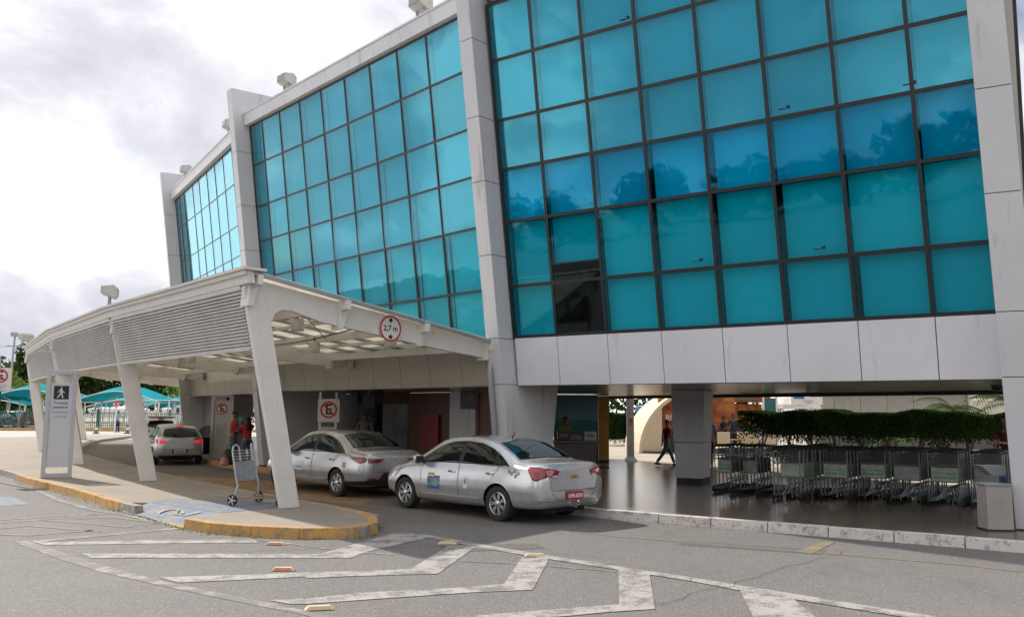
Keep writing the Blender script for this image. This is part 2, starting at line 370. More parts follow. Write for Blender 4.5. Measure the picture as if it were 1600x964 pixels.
# ramp and painted access square on the island
def mark(pts, m, z=.004, name='road_marking'):
    return sheet(name, pts, z, m)
def strip(pts, w, z, m, name='road_marking'):
    L = offset(pts, w/2); R = offset(pts, -w/2); b = MB(); n = len(pts)
    b.add([(p[0], p[1], z) for p in L]+[(p[0], p[1], z) for p in R], [(i, i+1, n+i+1, n+i) for i in range(n-1)])
    o = b.build(name, m); o['kind'] = 'structure'; return o
def px(L, z=0): return [tuple(p) for p in g2(L, z)]
bb = MB(); bb.quad(rA, rB, iB, iA); o = bb.build('kerb_ramp', M_BLUEP); o['kind'] = 'structure'
mark([(iA.x, iA.y), (iB.x, iB.y)]+px([(428, 793), (440, 787), (403, 782), (262, 778)], .155), M_BLUEP, .1525, 'painted_access_patch')
def rp(u, v): 
    p = rA.lerp(rB, u).lerp(iA.lerp(iB, u), v); return p+V((0, 0, .004))
bb = MB()
def rstrip(pts, w):
    for (a, b) in zip(pts[:-1], pts[1:]):
        dx, dy = b[0]-a[0], b[1]-a[1]; l = hypot(dx, dy); nx, ny = -dy/l*w/2, dx/l*w/2
        bb.quad(rp(a[0]-nx, a[1]-ny), rp(b[0]-nx, b[1]-ny), rp(b[0]+nx, b[1]+ny), rp(a[0]+nx, a[1]+ny))
rstrip([(.50+.13*cos(x*.4), .52+.30*sin(x*.4)) for x in range(1, 13)], .035); rstrip([(.50, .80), (.56, .52), (.68, .55), (.78, .90)], .04); bb.build('wheelchair_symbol', M_WPAINT)['kind'] = 'structure'
# ---- chevrons and lines on the near asphalt
cp = lambda L, s, ox, oy: [(x/s+ox, y/s+oy) for x, y in L]
A = lambda L: cp(L, 2.581, 0, 720); B = lambda L: cp(L, 2.667, 480, 800)
mark(px(A([(50, 325), (110, 322), (330, 395), (640, 482), (900, 536), (1100, 575), (1400, 640), (1330, 650), (1200, 615), (900, 556), (600, 492), (420, 452), (250, 400)])), M_WLINE, .004)
mark(px(A([(125, 322), (720, 268), (735, 273), (140, 330)])), M_WLINE, .0045)
mark(px(A([(145, 329), (640, 319), (1020, 317), (1045, 330), (640, 333), (180, 340)])), M_WPAINT, .0055)
strip(px(A([(1040, 320), (1180, 335), (1330, 356), (1500, 372), (1590, 378)])), .07, .005, M_WLINE)
S2 = px(A([(325, 374), (700, 374), (1300, 376)]))+px(B([(60, 172), (360, 88), (470, 96), (530, 102), (250, 165), (180, 192)]))+px(A([(1400, 392), (900, 392), (370, 392)]))
mark(S2, M_WPAINT, .006)
S3 = px(A([(640, 470), (1000, 460), (1239, 450)]))+px(B([(200, 247), (430, 238), (590, 140), (708, 140), (545, 258), (250, 266), (0, 276)]))+px(A([(1230, 468), (900, 484), (720, 492)]))
mark(S3, M_WPAINT, .0065)
S4 = px(A([(1090, 563), (1239, 556)]))+px(B([(250, 335), (600, 318), (820, 300), (895, 190), (1010, 190), (940, 325), (700, 335), (300, 362), (0, 384)]))+px(A([(1180, 580)]))
mark(S4, M_WPAINT, .007)
S5 = px(B([(640, 437), (1000, 408), (1300, 385), (1297, 232), (1425, 250), (1450, 405), (1250, 418), (900, 452), (700, 480), (450, 520), (380, 500)]))
mark(S5, M_WPAINT, .0075)
mark(px([(1155, 920), (1235, 932), (1330, 1010), (1200, 1010)]), M_WPAINT, .0065)
mark(px(B([(360, 84), (480, 92), (900, 165), (1300, 228), (1600, 273), (1600, 288), (1300, 243), (900, 180), (480, 105)]))+[], M_WPAINT, .0085)
mark(px([(1079, 902.5), (1158, 915), (1400, 954), (1600, 985), (1600, 993), (1390, 961), (1150, 922), (1079, 908)]), M_WPAINT, .0085)
strip(px([(695, 853), (740, 855), (800, 862), (880, 873), (960, 882)]), .07, .005, M_WLINE)
strip(px([(700, 876), (800, 880), (900, 888), (966, 893)]), .06, .0052, M_WLINE)
# faint yellow hatching at the left
for a, b in (([(0, 250), (160, 238), (470, 208)], 0), ([(0, 272), (130, 262), (400, 285)], 1), ([(0, 296), (120, 300), (380, 280)], 1), ([(190, 240), (330, 250), (520, 268)], 1), ([(300, 232), (480, 230), (640, 250)], 1), ([(0, 238), (220, 224), (460, 207)], 0)):
    strip(px(A(a)), .12, .0045+.0006*b, M_YPAINT if b else M_WLINE)
strip(px(A([(150, 118), (240, 160), (380, 200), (500, 215), (640, 250)])), .14, .0062, M_WLINE)
sheet('wheelchair_bay_patch', px([(-60, 778), (20, 776), (46, 788), (-40, 794)]), .0048, M_BLUEP)
# yellow lines beside the building kerb and in the taxi lane
strip(px([(1700, 905), (1500, 882), (1264, 862), (1050, 845), (960, 838), (880, 828), (700, 805), (590, 792), (470, 775)]), .07, .0046, M_YPAINT)
mark(px([(1244, 862), (1290, 845.5), (1306, 847), (1268, 865)]), M_YPAINT, .0056)
mark(px([(245, 741), (420, 751), (600, 775), (560, 790), (440, 775), (300, 760)]), M_FYEL, .0042, 'raised_crossing_patch')
lane = [(-2.0, 15.6), (-3.5, 17.3), (-5.7, 19.9), (-8.5, 23.5), (-13.0, 29.9), (-17.7, 36.9), (-20.6, 44.3), (-22.9, 51), (-20, 52), (-16.6, 45), (-13.7, 38), (-12, 34), (-8.8, 28.4), (-4.7, 24), (-1.1, 19.2), (.9, 16.9), (1.2, 16.6), (-.2, 15.2)]
sheet('taxi_lane', lane, .0022, M_LANE)
# cracks and repair patches in the old asphalt
rk = random.Random(4)
def crack(x0, y0, x1, y1, n=16, amp=.09):
    pts = [(x0+(x1-x0)*i/n+rk.uniform(-amp, amp), y0+(y1-y0)*i/n+rk.uniform(-amp, amp)) for i in range(n+1)]
    strip(pts, .008, .0105, M_GAPR, 'road_crack')
M_GAPR = P('road_crack_tar', (.045, .042, .04), .7)
crack(-6.5, 11.6, -1.2, 12.9); crack(-1.2, 12.9, 1.4, 12.0, 10); crack(1.5, 9.2, 4.6, 12.6, 14); crack(-9.4, 14.2, -5.2, 13.0, 12)
M_PATCH = asphalt('asphalt_patch', (.105, .098, .094), (.30, .28, .27))
sheet('road_patch', [(-.9, 12.35), (.5, 12.75), (.35, 13.25), (-1.0, 12.95)], .0035, M_PATCH); sheet('road_patch', [(2.4, 13.2), (4.2, 12.4), (4.4, 12.8), (2.6, 13.6)], .0035, M_PATCH)
M_STAIN = P('oil_stain', (.098, .09, .085), .6, var=.2, vscale=9)
for i in range(0):
    cx, cy, r_ = rk.uniform(-5, 7), 0, rk.uniform(.05, .16); cy = 15.6-.75*cx+rk.uniform(-1.2, .4) if i < 8 else rk.uniform(9, 13)
    sheet('oil_stain', [(cx+r_*(1+rk.uniform(-.35, .35))*cos(k*pi/7), cy+r_*(1+rk.uniform(-.35, .35))*sin(k*pi/7)) for k in range(14)], .0108, M_STAIN)
# road and forecourt beyond, at the left
sheet('far_road', [(-120, 45), (-35, 50), (-22, 56), (-17, 47), (-14, 62), (-10, 75), (-120, 75)], .003, M_LOT)
kerb('kerb_far_side', [(-110, 71), (-60, 72.5), (-36, 73.5), (-8, 74.5)], -1, [M_KY, M_KG], lambda i, p: 0 if i % 9 > 2 else 1, h=.2, w=.35, step=3)
sheet('parking_ground', [(-160, 73.9), (-60, 73.9), (-8, 75), (10, 160), (-160, 160)], .1, M_TERR)

# ============================================================ BUILDING
def hd(x, y):
    d = ray(x, y); d.z = 0; return d.normalized()
d1, d2, d3 = hd(-1120, 632), hd(-440, 632), hd(-70, 634)
inn = lambda d: V((d.y, -d.x, 0))
q1, q2, q3 = inn(d1), inn(d2), inn(d3)                # inward normals
LEAN = .13
V0 = G(1583, 827, .15)+q1*.45; V0 += q1*LEAN*.15; V0.z = 0
V1 = V0+d1*9.9; V2 = V1+d2*11.45; V3 = V2+d3*10.75
q0 = V((.50, .866, 0)).normalized()
d4 = V((-.36, .93, 0)).normalized(); q4 = inn(d4)
ROWS = [3.50, 4.60, 6.00, 7.14, 8.22, 9.53, 10.76]
bld = thing('terminal_building', 'airport terminal with leaning teal glass facades between tall grey clad pillars', 'building', tuple(V1))
bld_inv = V(V1)
class MBo(MB):   # mesh placed relative to the building's empty
    def build(s, name, mat, parent=None, **k):
        s.v = [tuple(V(p)-bld_inv) for p in s.v]; return super().build(name, mat, parent, **k)
def BP(Vx, d, q, s, z, off=0, skew=0):   # point on a leaning facade plane
    return Vx+d*(s+skew*(z-2.5))+q*(off-LEAN*z)+V((0, 0, z))
FAC = [(V0, d1, q1, .018, [.03, .97, 2.19, 3.41, 4.64, 5.9, 7.12, 8.34, 9.45], ROWS),
       (V1, d2, q2, 0, [.05, .36+1.22*0, 1.58, 2.81, 4.06, 5.31, 6.56, 7.81, 9.05, 10.2, 11.02], ROWS),
       (V2, d3, q3, 0, [-.02, 1.34, 2.53, 3.71, 4.88, 6.12, 7.2, 8.72, 9.58, 10.1, 10.38], [3.42, 4.5, 5.75, 6.98, 7.97, 9.36, 10.56])]
FAC[1] = (V1, d2, q2, 0, [.10, 1.58, 2.81, 4.06, 5.31, 6.56, 7.81, 9.05, 10.2, 11.02], ROWS)
def slabq(m, Vx, d, q, s0, s1, z0, z1, o0, o1, sk=0):
    f = lambda s, z, o: BP(Vx, d, q, s, z, o, sk)
    m.hexa([f(s0, z0, o0), f(s1, z0, o0), f(s1, z0, o1), f(s0, z0, o1), f(s0, z1, o0), f(s1, z1, o0), f(s1, z1, o1), f(s0, z1, o1)])
for fi, (Vx, d, q, sk, ms, rows) in enumerate(FAC):
    mull = MBo()
    w = (.032, .023, .012)[fi]; fo = (-.02, -.012, -.004)[fi]
    for s in ms: slabq(mull, Vx, d, q, s-w*(.6 if fi == 2 else 1), s+w*(.6 if fi == 2 else 1), rows[0]-.03, rows[-1]+.03, fo-.002, .08, sk)
    for z in rows:
        for a, b in zip(ms[:-1], ms[1:]): slabq(mull, Vx, d, q, a+w, b-w, z-w*1.05, z+w*1.05, fo, .08, sk)
    cw = mull.build('curtain_wall', M_MULL, bld)
    rest = MBo(); restb = MBo(); nrow = len(rows)-1
    for r in range(nrow):
        for c_ in range(len(ms)-1):
            a, b, z0, z1 = ms[c_]+w, ms[c_+1]-w, rows[r]+w, rows[r+1]-w
            blue = (fi == 0 and r == 2+0 and False)
            indiv = fi == 0 or (fi == 1 and not (c_ >= 4 and r == 0) )
            o0, o1 = fo+.012, fo+.024
            pm = MBo() if indiv else rest
            tz = 0
            if fi == 0 and r == 3-0-0 or (fi == 1 and r == 2): pass
            jit = random.uniform(-.004, .004); jit2 = random.uniform(-.004, .004)
            f = lambda s, z, o: BP(Vx, d, q, s, z, o, sk)
            sash = (fi == 0 and r == 2) or (fi == 1 and r == 2 and c_ > 0 and c_ < 5)
            ob = -.012 if sash else 0
            pm.hexa([f(a, z0, o0+ob+jit), f(b, z0, o0+ob-jit), f(b, z0, o1+ob-jit), f(a, z0, o1+ob+jit), f(a, z1, o0+jit2), f(b, z1, o0), f(b, z1, o1), f(a, z1, o1+jit2)])
            if fi == 0 and c_ == 6 and r == 1:
                pm = MBo(); zs = z0+.37; slabq(pm, Vx, d, q, a, b, zs, z1, o0, o1, sk); p2_ = MBo(); slabq(p2_, Vx, d, q, a, b, z0, zs-.03, o0, o1, sk); p2_.build('window_pane', M_GLASSD, cw); p2_ = MBo(); slabq(p2_, Vx, d, q, a, b, zs-.03, zs, o0-.004, o1, sk); p2_.build('window_rail', M_MULL, cw)
            if indiv: pm.build('window_pane', M_GLASSD if fi == 0 and c_ == 6 and r == 0 else M_GLASSB if fi == 0 and r == 2 else (M_GLASSL if r < 2 else M_GLASS), cw)
            # blind behind the pane
            if fi == 0 and c_ == 6 and r == 0: continue
            bz = z0-.02
            if fi == 0 and c_ == 6 and r == 1: bz = z0+.36
            bm_ = MBo() if indiv else restb
            cur = [.0, .03, .0, .06, .015][(c_*3+r*7+fi) % 5]*(b-a) if fi < 2 else 0
            slabq(bm_, Vx, d, q, a-.02, b-cur, bz, z1+.02, .14+random.uniform(0, .03), .17, sk)
            if indiv: bm_.build('blind', M_BLIND, cw)
    if rest.v:
        o = rest.build('window_panes', M_GLASS, cw); o['kind'] = 'stuff'; o = restb.build('blinds', M_BLIND, cw); o['kind'] = 'stuff'
# small catches on a few panes
lt = MBo()
for s, z in ((3.2, 9.6), (6.0, 9.6), (1.2, 9.6), (4.9, 4.72), (7.4, 4.72), (2.6, 4.72), (.9, 7.25), (3.0, 7.25)):
    slabq(lt, V0, d1, q1, s, s+.05, z+.02, z+.07, -.04, -.0, .018); slabq(lt, V0, d1, q1, s+.08, s+.2, z+.02, z+.035, -.03, -.0, .018)
lt.build('window_catches', M_MULL, bld)
# spandrel band under the glass, one clad panel beside the next
def band(name, Vx, d, q, js, z0, z1, m, off=-.03, sk=0, gap=.008):
    b = MBo()
    for a, c_ in zip(js[:-1], js[1:]): slabq(b, Vx, d, q, a+gap, c_-gap, z0, z1, off, off+.04, sk)
    b.build(name, m, bld)
    b = MBo(); slabq(b, Vx, d, q, js[0]+.01, js[-1]-.01, z0+.01, z1-.01, off+.045, off+.12, sk); b.build('joint_backing', M_GAP, bld)
band('spandrel', V0, d1, q1, [-.02, .96, 2.18, 3.41, 4.64, 5.9, 7.12, 8.34, 9.45], 2.45, 3.465, M_PANEL)
band('spandrel', V1, d2, q2, [.1, .36, 1.3, 2.55, 3.8, 5.05, 6.3, 7.55, 8.8, 10.05, 11.02], 2.45, 3.465, M_PANEL2)
band('spandrel', V2, d3, q3, [0, 1.34, 2.53, 3.71, 4.88, 6.12, 7.4, 8.72, 9.58, 10.38], 2.40, 3.385, M_PANEL2)
# parapet
for (Vx, d, q, js, z) in ((V0, d1, q1, [-.02, 1.6, 3.2, 4.8, 6.4, 8.0, 9.45], 10.82), (V1, d2, q2, [.1, 1.2, 2.4, 3.6, 4.8, 6, 7.2, 8.4, 9.6, 11.1], 10.8), (V2, d3, q3, [0, 1.2, 2.4, 3.6, 4.8, 6, 7.2, 8.4, 10.4], 10.6)):
    band('parapet', Vx, d, q, js, z, z+.34, M_PANEL, -.14, gap=.006)
    b = MBo(); slabq(b, Vx, d, q, js[0], js[-1], z+.345, z+.39, -.16, .35); slabq(b, Vx, d, q, js[0], js[-1], z+.0, z+.03, -.10, .3); b.build('parapet_cap', M_PANEL, bld)
# roof and inner walls, floor slab, so that the rooms behind the glass are dark
def poly_at(off, z): 
    out = []
    for Vx, d, q, s in ((V0, d1, q1, -.12), (V1, (d1+d2).normalized(), (q1+q2).normalized(), 0), (V2, (d2+d3).normalized(), (q2+q3).normalized(), 0), (V3, d3, q3, 0)):
        p = BP(Vx, d, q, s, z, off); out.append((p.x, p.y))
    return out
back = [(-5.5, 43), (1.9, 35.6), (11.4, 20.6)]
def upp(z, off=6.6):
    return [(p.x, p.y) for p in (V3+q3*off*.9, V2+(q2+q3).normalized()*off, V1+(q1+q2).normalized()*off, V0+q0*off+d1*.25)]
b = MBo(); b.prism(poly_at(.1, 10.9)+upp(0), 10.98, 11.1); b.build('roof', M_GREYM, bld)
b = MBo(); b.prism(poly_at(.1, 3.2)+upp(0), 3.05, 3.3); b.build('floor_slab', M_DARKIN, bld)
b = MBo(); pb = poly_at(3.2, 3); 
for i in range(3): 
    a, c_ = V(pb[i]), V(pb[i+1]); t = (c_-a).normalized(); n = V((-t.y, t.x)); q_ = [a, c_, c_+n*.1, a+n*.1]
    b.hexa([(p.x, p.y, 3.31) for p in q_]+[(p.x, p.y, 10.97) for p in q_])
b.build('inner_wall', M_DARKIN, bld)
b = MBo()
_u = [poly_at(.2, 3)[-1]]+upp(0)+[poly_at(.2, 3)[0]]
for a, c_ in zip(_u[:-1], _u[1:]):
    a, c_ = V(a), V(c_); t = (c_-a).normalized(); n = V((-t.y, t.x)); q_ = [a, c_, c_+n*.25, a+n*.25]
    b.hexa([(p.x, p.y, 2.46) for p in q_]+[(p.x, p.y, 11.4) for p in q_])
b.build('rear_wall', M_PANEL2, bld)
b = MBo(); b.prism([upp(0)[0]]+[(x*1.0, y) for x, y in back]+upp(0)[::-1][:3], 2.51, 2.85); b.build('low_roof', M_PANEL2, bld)
b = MBo(); b.prism(poly_at(.12, 2.5)+[(x*1.0, y) for x, y in back], 2.44, 2.50); b.build('soffit', M_SOFF, bld)
# dropped beam along the inner edge
b = MBo()
a, c_ = V((1.9, 35.3)), V((11.2, 20.5)); t = (c_-a).normalized(); n = V((-t.y, t.x))
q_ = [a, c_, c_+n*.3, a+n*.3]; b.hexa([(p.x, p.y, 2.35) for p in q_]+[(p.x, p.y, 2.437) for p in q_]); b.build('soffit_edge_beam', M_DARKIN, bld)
# downlight in the soffit
part('ceiling_camera', M_BLACK, bld, lambda m: m.lathe([(.02, 0), (.09, .03), (.12, .08), (.12, .12)], c=V((9.2, 17.0, 2.32))-bld_inv))
# pillars : stacked clad blocks with open joints, leaning outward
def pillar(Vx, q, s_hw, top, depth, center=V((0, 0, 0)), ql=None, sk=V((0, 0, 0))):
    ql = ql or q
    d = V((-q.y, q.x, 0)); js = [.16, 2.46, 3.45, 5.25, 6.85, 8.25, 9.95, top]; m = MBo(); core = MBo()
    def ring(z, ins=0):
        o0 = -.45; o1 = depth if z > 2.4 else depth-.35*(2.46-z)/2.3
        if z > 10.7: o1 = depth
        c_ = Vx+center
        out = []
        for s, o in ((-s_hw+ins, o0+ins), (s_hw-ins, o0+ins), (s_hw-ins, o1-ins), (-s_hw+ins, o1-ins)):
            zl = z if (o < 0 or z > 2.46) else 2.46
            out.append(c_+d*s+q*o-ql*(LEAN*zl)+sk*(z-2.5)+V((0, 0, z)))
        return out
    for a, b_ in zip(js[:-1], js[1:]): m.hexa(ring(a+.006)+ring(b_-.006))
    core.hexa(ring(.15, .015)+ring(2.46, .015)); core.hexa(ring(2.46, .015)+ring(top-.02, .015))
    o = m.build('pillar', M_SIDE, bld, bevel=.006); core.build('pillar_core', M_GAP, bld)
qB, qC, qD = (q1+q2).normalized(), (q2+q3).normalized(), (q3+q4).normalized()
q0 = V((.50, .866, 0)).normalized()
pillar(V0, q0, .25, 13.2, 1.9, -d1*.20, q1, d1*.018)
pillar(V0+d1*9.64, qB, .19, 12.6, 1.42, sk=d1*.012)
pillar(V2, qC, .20, 11.95, 2.6, -d2*.235)
pillar(V3, qD, .20, 11.75, 2.6, -d3*.2)
# tapered inner pillar carrying the soffit
def inner_pillar(p, w0, w1, ang, dep=1.0):
    m = MBo(); c_ = V((p[0], p[1], 0)); e = V((cos(ang), sin(ang), 0)); f = V((-e.y, e.x, 0))
    def r(z, k): 
        w = w0+(w1-w0)*k; return [c_+e*(s*w/2)+f*(t*dep/2)+V((0, 0, z)) for s, t in ((-1, -1), (1, -1), (1, 1), (-1, 1))]
    m.hexa(r(.27, .05)+r(1.14, .46)); m.hexa(r(1.152, .465)+r(2.435, 1)); m.build('inner_pillar', M_SIDE, bld, bevel=.01)
    m = MBo(); m.hexa(r(.15, .03)+r(.262, .03)); m.build('pillar_skirting', M_DARKIN, bld)
inner_pillar((4.60, 22.9), .62, .86, -.45, .9)
inner_pillar((-1.3, 31), .6, .85, -.5, .9)
# E-side walls under the second and third facades
def wall_seg(name, a, c_, z0, z1, th, m):
    b = MBo(); a, c_ = V(a), V(c_); t = (c_-a).normalized(); n = V((-t.y, t.x)); q_ = [a, c_, c_+n*th, a+n*th]
    b.hexa([(p.x, p.y, z0) for p in q_]+[(p.x, p.y, z1) for p in q_]); return b.build(name, m, bld)
M_BROWN = P('brown_laminate', (.14, .055, .03), .45, var=.15, stretch=(1, 1, .2))
M_GWALL = P('grey_wall_panel', (.26, .25, .245), .5, var=.06)
M_DOORG = P('grey_door', (.26, .27, .28), .4)
M_NAVY = P('navy_shopfront', (.03, .04, .08), .35, var=.3)
M_CREAMW = P('cream_wall', (.42, .38, .25), .6)
def U2(s, dep): p = V1+d2*s+q2*dep; return (p.x, p.y)
def U3(s, dep): p = V2+d3*s+q3*dep; return (p.x, p.y)
def X2(px_, dep):   # point of the plane 'dep' behind the second facade on the sight line through px_
    k = ray(px_, 640); k = k.x/k.y; p = V1+q2*dep; s = (k*p.y-p.x)/(d2.x-k*d2.y); return U2(s, dep)
# third bay : closed grey wall near the far pillar
for k in range(3): wall_seg('ground_floor_wall', U3(10.5-k*1.3, .35), U3(9.22-k*1.3, .35), .15, 2.43, -.2, M_GWALL)
DEP = 3.2
wall_seg('ground_floor_wall', X2(424, 1.6), X2(458, 1.6), .15, 2.43, -.15, M_GWALL)
wall_seg('ground_floor_wall', X2(458.6, 1.6), X2(492, 1.6), .15, 2.43, -.15, M_GWALL)
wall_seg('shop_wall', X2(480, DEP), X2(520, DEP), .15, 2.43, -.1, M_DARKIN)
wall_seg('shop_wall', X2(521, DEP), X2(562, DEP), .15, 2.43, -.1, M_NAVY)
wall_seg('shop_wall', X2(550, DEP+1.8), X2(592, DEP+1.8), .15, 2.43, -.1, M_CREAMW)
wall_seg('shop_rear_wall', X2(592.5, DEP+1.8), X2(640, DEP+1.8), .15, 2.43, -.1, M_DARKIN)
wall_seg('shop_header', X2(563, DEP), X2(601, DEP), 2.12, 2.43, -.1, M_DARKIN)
wall_seg('service_door', X2(602, DEP), X2(621, DEP), .15, 2.1, -.1, M_DOORG)
wall_seg('service_door', X2(621.5, DEP), X2(641, DEP), .15, 2.1, -.1, M_DOORG)
wall_seg('service_door_header', X2(602, DEP), X2(641, DEP), 2.11, 2.43, -.1, M_BROWN)
wall_seg('shop_wall', X2(641.5, DEP), X2(712, DEP), .15, 2.43, -.1, M_BROWN)
wall_seg('ground_floor_wall', X2(708, 2.2), X2(738, 2.2), .15, 2.43, -.12, M_SIDE)
wall_seg('ground_floor_wall', X2(738.5, 2.2), X2(748, 2.2), .15, 2.43, -.12, M_SIDE)
wall_seg('shop_wall', X2(748, 2.3), X2(800, 2.3), .15, 2.43, -.12, P('rust_red_wall', (.22, .07, .03), .5))
wall_seg('hose_cabinet', X2(664, DEP-.06), X2(690, DEP-.06), .75, 1.75, -.12, P('hose_cabinet_red', (.30, .015, .02), .4))
wall_seg('notice', X2(671, DEP-.03), X2(680, DEP-.03), 1.9, 2.15, -.02, P('hose_cabinet_red', (.30, .015, .02), .4))
# ============================================================ CANOPY
can = thing('entrance_canopy', 'curved white steel canopy with louvred outer side over the taxi lane', 'canopy', (-4, 16.31, .155))
cinv = V((-4, 16.31, .155))
class MBc(MB):
    def build(s, name, mat, parent=None, **k):
        s.v = [tuple(V(p)-cinv) for p in s.v]; return super().build(name, mat, parent, **k)
c0 = G(448, 793, .155); c1 = G(229, 751, .155); c2_ = G(120, 725, .155)
pB = V1-qB*.95+d2*.0; pB = c0+(V((-.25, 20.0, 0))-V((c0.x, c0.y, 0)))
FR = []
def frame(base, end):
    b = V((base[0], base[1], 0)); e = V((end[0], end[1], 0)); L = (e-b).length; FR.append((b, (e-b)/L, L))
frame(c0, (-.25, 20.0))
frame(c1, V1+d2*6.1-q2*(.25+.36))
frame(c2_, V2+d3*.4-q3*(.6))
frame((-18.7, 36.2), V2+d3*7.8-q3*(.6))
frame((-21.5, 43.2), (-15.0, 43.0))
frame((-23.95, 50.6), (-17.2, 50.5))
PROF = [(-.14, .0), (-.75, 2.63), (-1.03, 3.85), (-.92, 3.98), (-.72, 4.01), (.55, 3.83), (2.67, 3.55), (4.8, 3.24), (5.23, 3.14), (5.23, 2.90), (5.05, 2.86), (3.7, 2.98), (.57, 3.36), (-.05, 3.52), (-.25, 3.52), (-.40, 3.44), (-.47, 3.24), (-.337, 2.65), (.235, 0)]
def rr(r, L): return r*L/5.23 if r > .3 else r
def cp_(fr, r, z): b, u, L = fr; return b+u*rr(r, L)+V((0, 0, z))
roofz = lambda r: 4.27-.15*(r+.95)
for i, fr in enumerate(FR):
    b_, u, L = fr; w = V((-u.y, u.x, 0)); th = .11
    colp = [p for p in PROF]
    c_ = MBc(); c_.extr([cp_(fr, r, z+.15)-w*th/2 for r, z in [(-.14, 0), (-.75, 2.63), (-1.03, 3.85), (-.92, 3.98), (-.72, 4.01), (-.47, 3.24), (-.337, 2.65), (.235, 0)]], w*th); c_.build('column', M_WHITE, can, bevel=.012)
    c_ = MBc(); c_.extr([cp_(fr, r, z+.15)-w*(th/2-.01) for r, z in [(-.72, 4.01), (.55, 3.83), (2.67, 3.55), (4.8, 3.24), (5.23, 3.14), (5.23, 2.90), (5.05, 2.86), (3.7, 2.98), (.57, 3.36), (-.05, 3.52), (-.25, 3.52), (-.40, 3.44), (-.47, 3.24)]], w*(th-.02)); c_.build('beam', M_WHITE, can, bevel=.01)
    # brackets with bolts where the purlins cross
    for r in (-.9, .98, 2.9, 4.75):
        c_ = MBc(); z = roofz(r)
        c_.extr([cp_(fr, r-.09, z-.62+.04*abs(r))-w*.14, cp_(fr, r+.01, z-.62+.04*abs(r))-w*.14, cp_(fr, r+.17, z-.03)-w*.14, cp_(fr, r-.05, z-.03)-w*.14], w*.28)
        c_.build('purlin_bracket', M_WHITE, can, bevel=.008)
    c_ = MBc(); c_.box(cp_(fr, 5.33, 3.16), (.16, .34, .30), atan2(u.y, u.x)); c_.cyl(cp_(fr, 5.2, 3.3)-w*.2, cp_(fr, 5.2, 3.3)+w*.2, .05); c_.build('end_bracket', M_WHITE, can, bevel=.01)
NB = len(FR)-1
def inter(f0, f1, t, r, z): return cp_(f0, r, z).lerp(cp_(f1, r, z), t)
def bar(m, a, b_, w, h):
    a, b_ = V(a), V(b_); t = (b_-a).normalized(); s = V((t.y, -t.x, 0)).normalized()*w/2; u_ = V((0, 0, h/2))
    m.hexa([a-s-u_, b_-s-u_, b_+s-u_, a+s-u_, a-s+u_, b_-s+u_, b_+s+u_, a+s+u_])
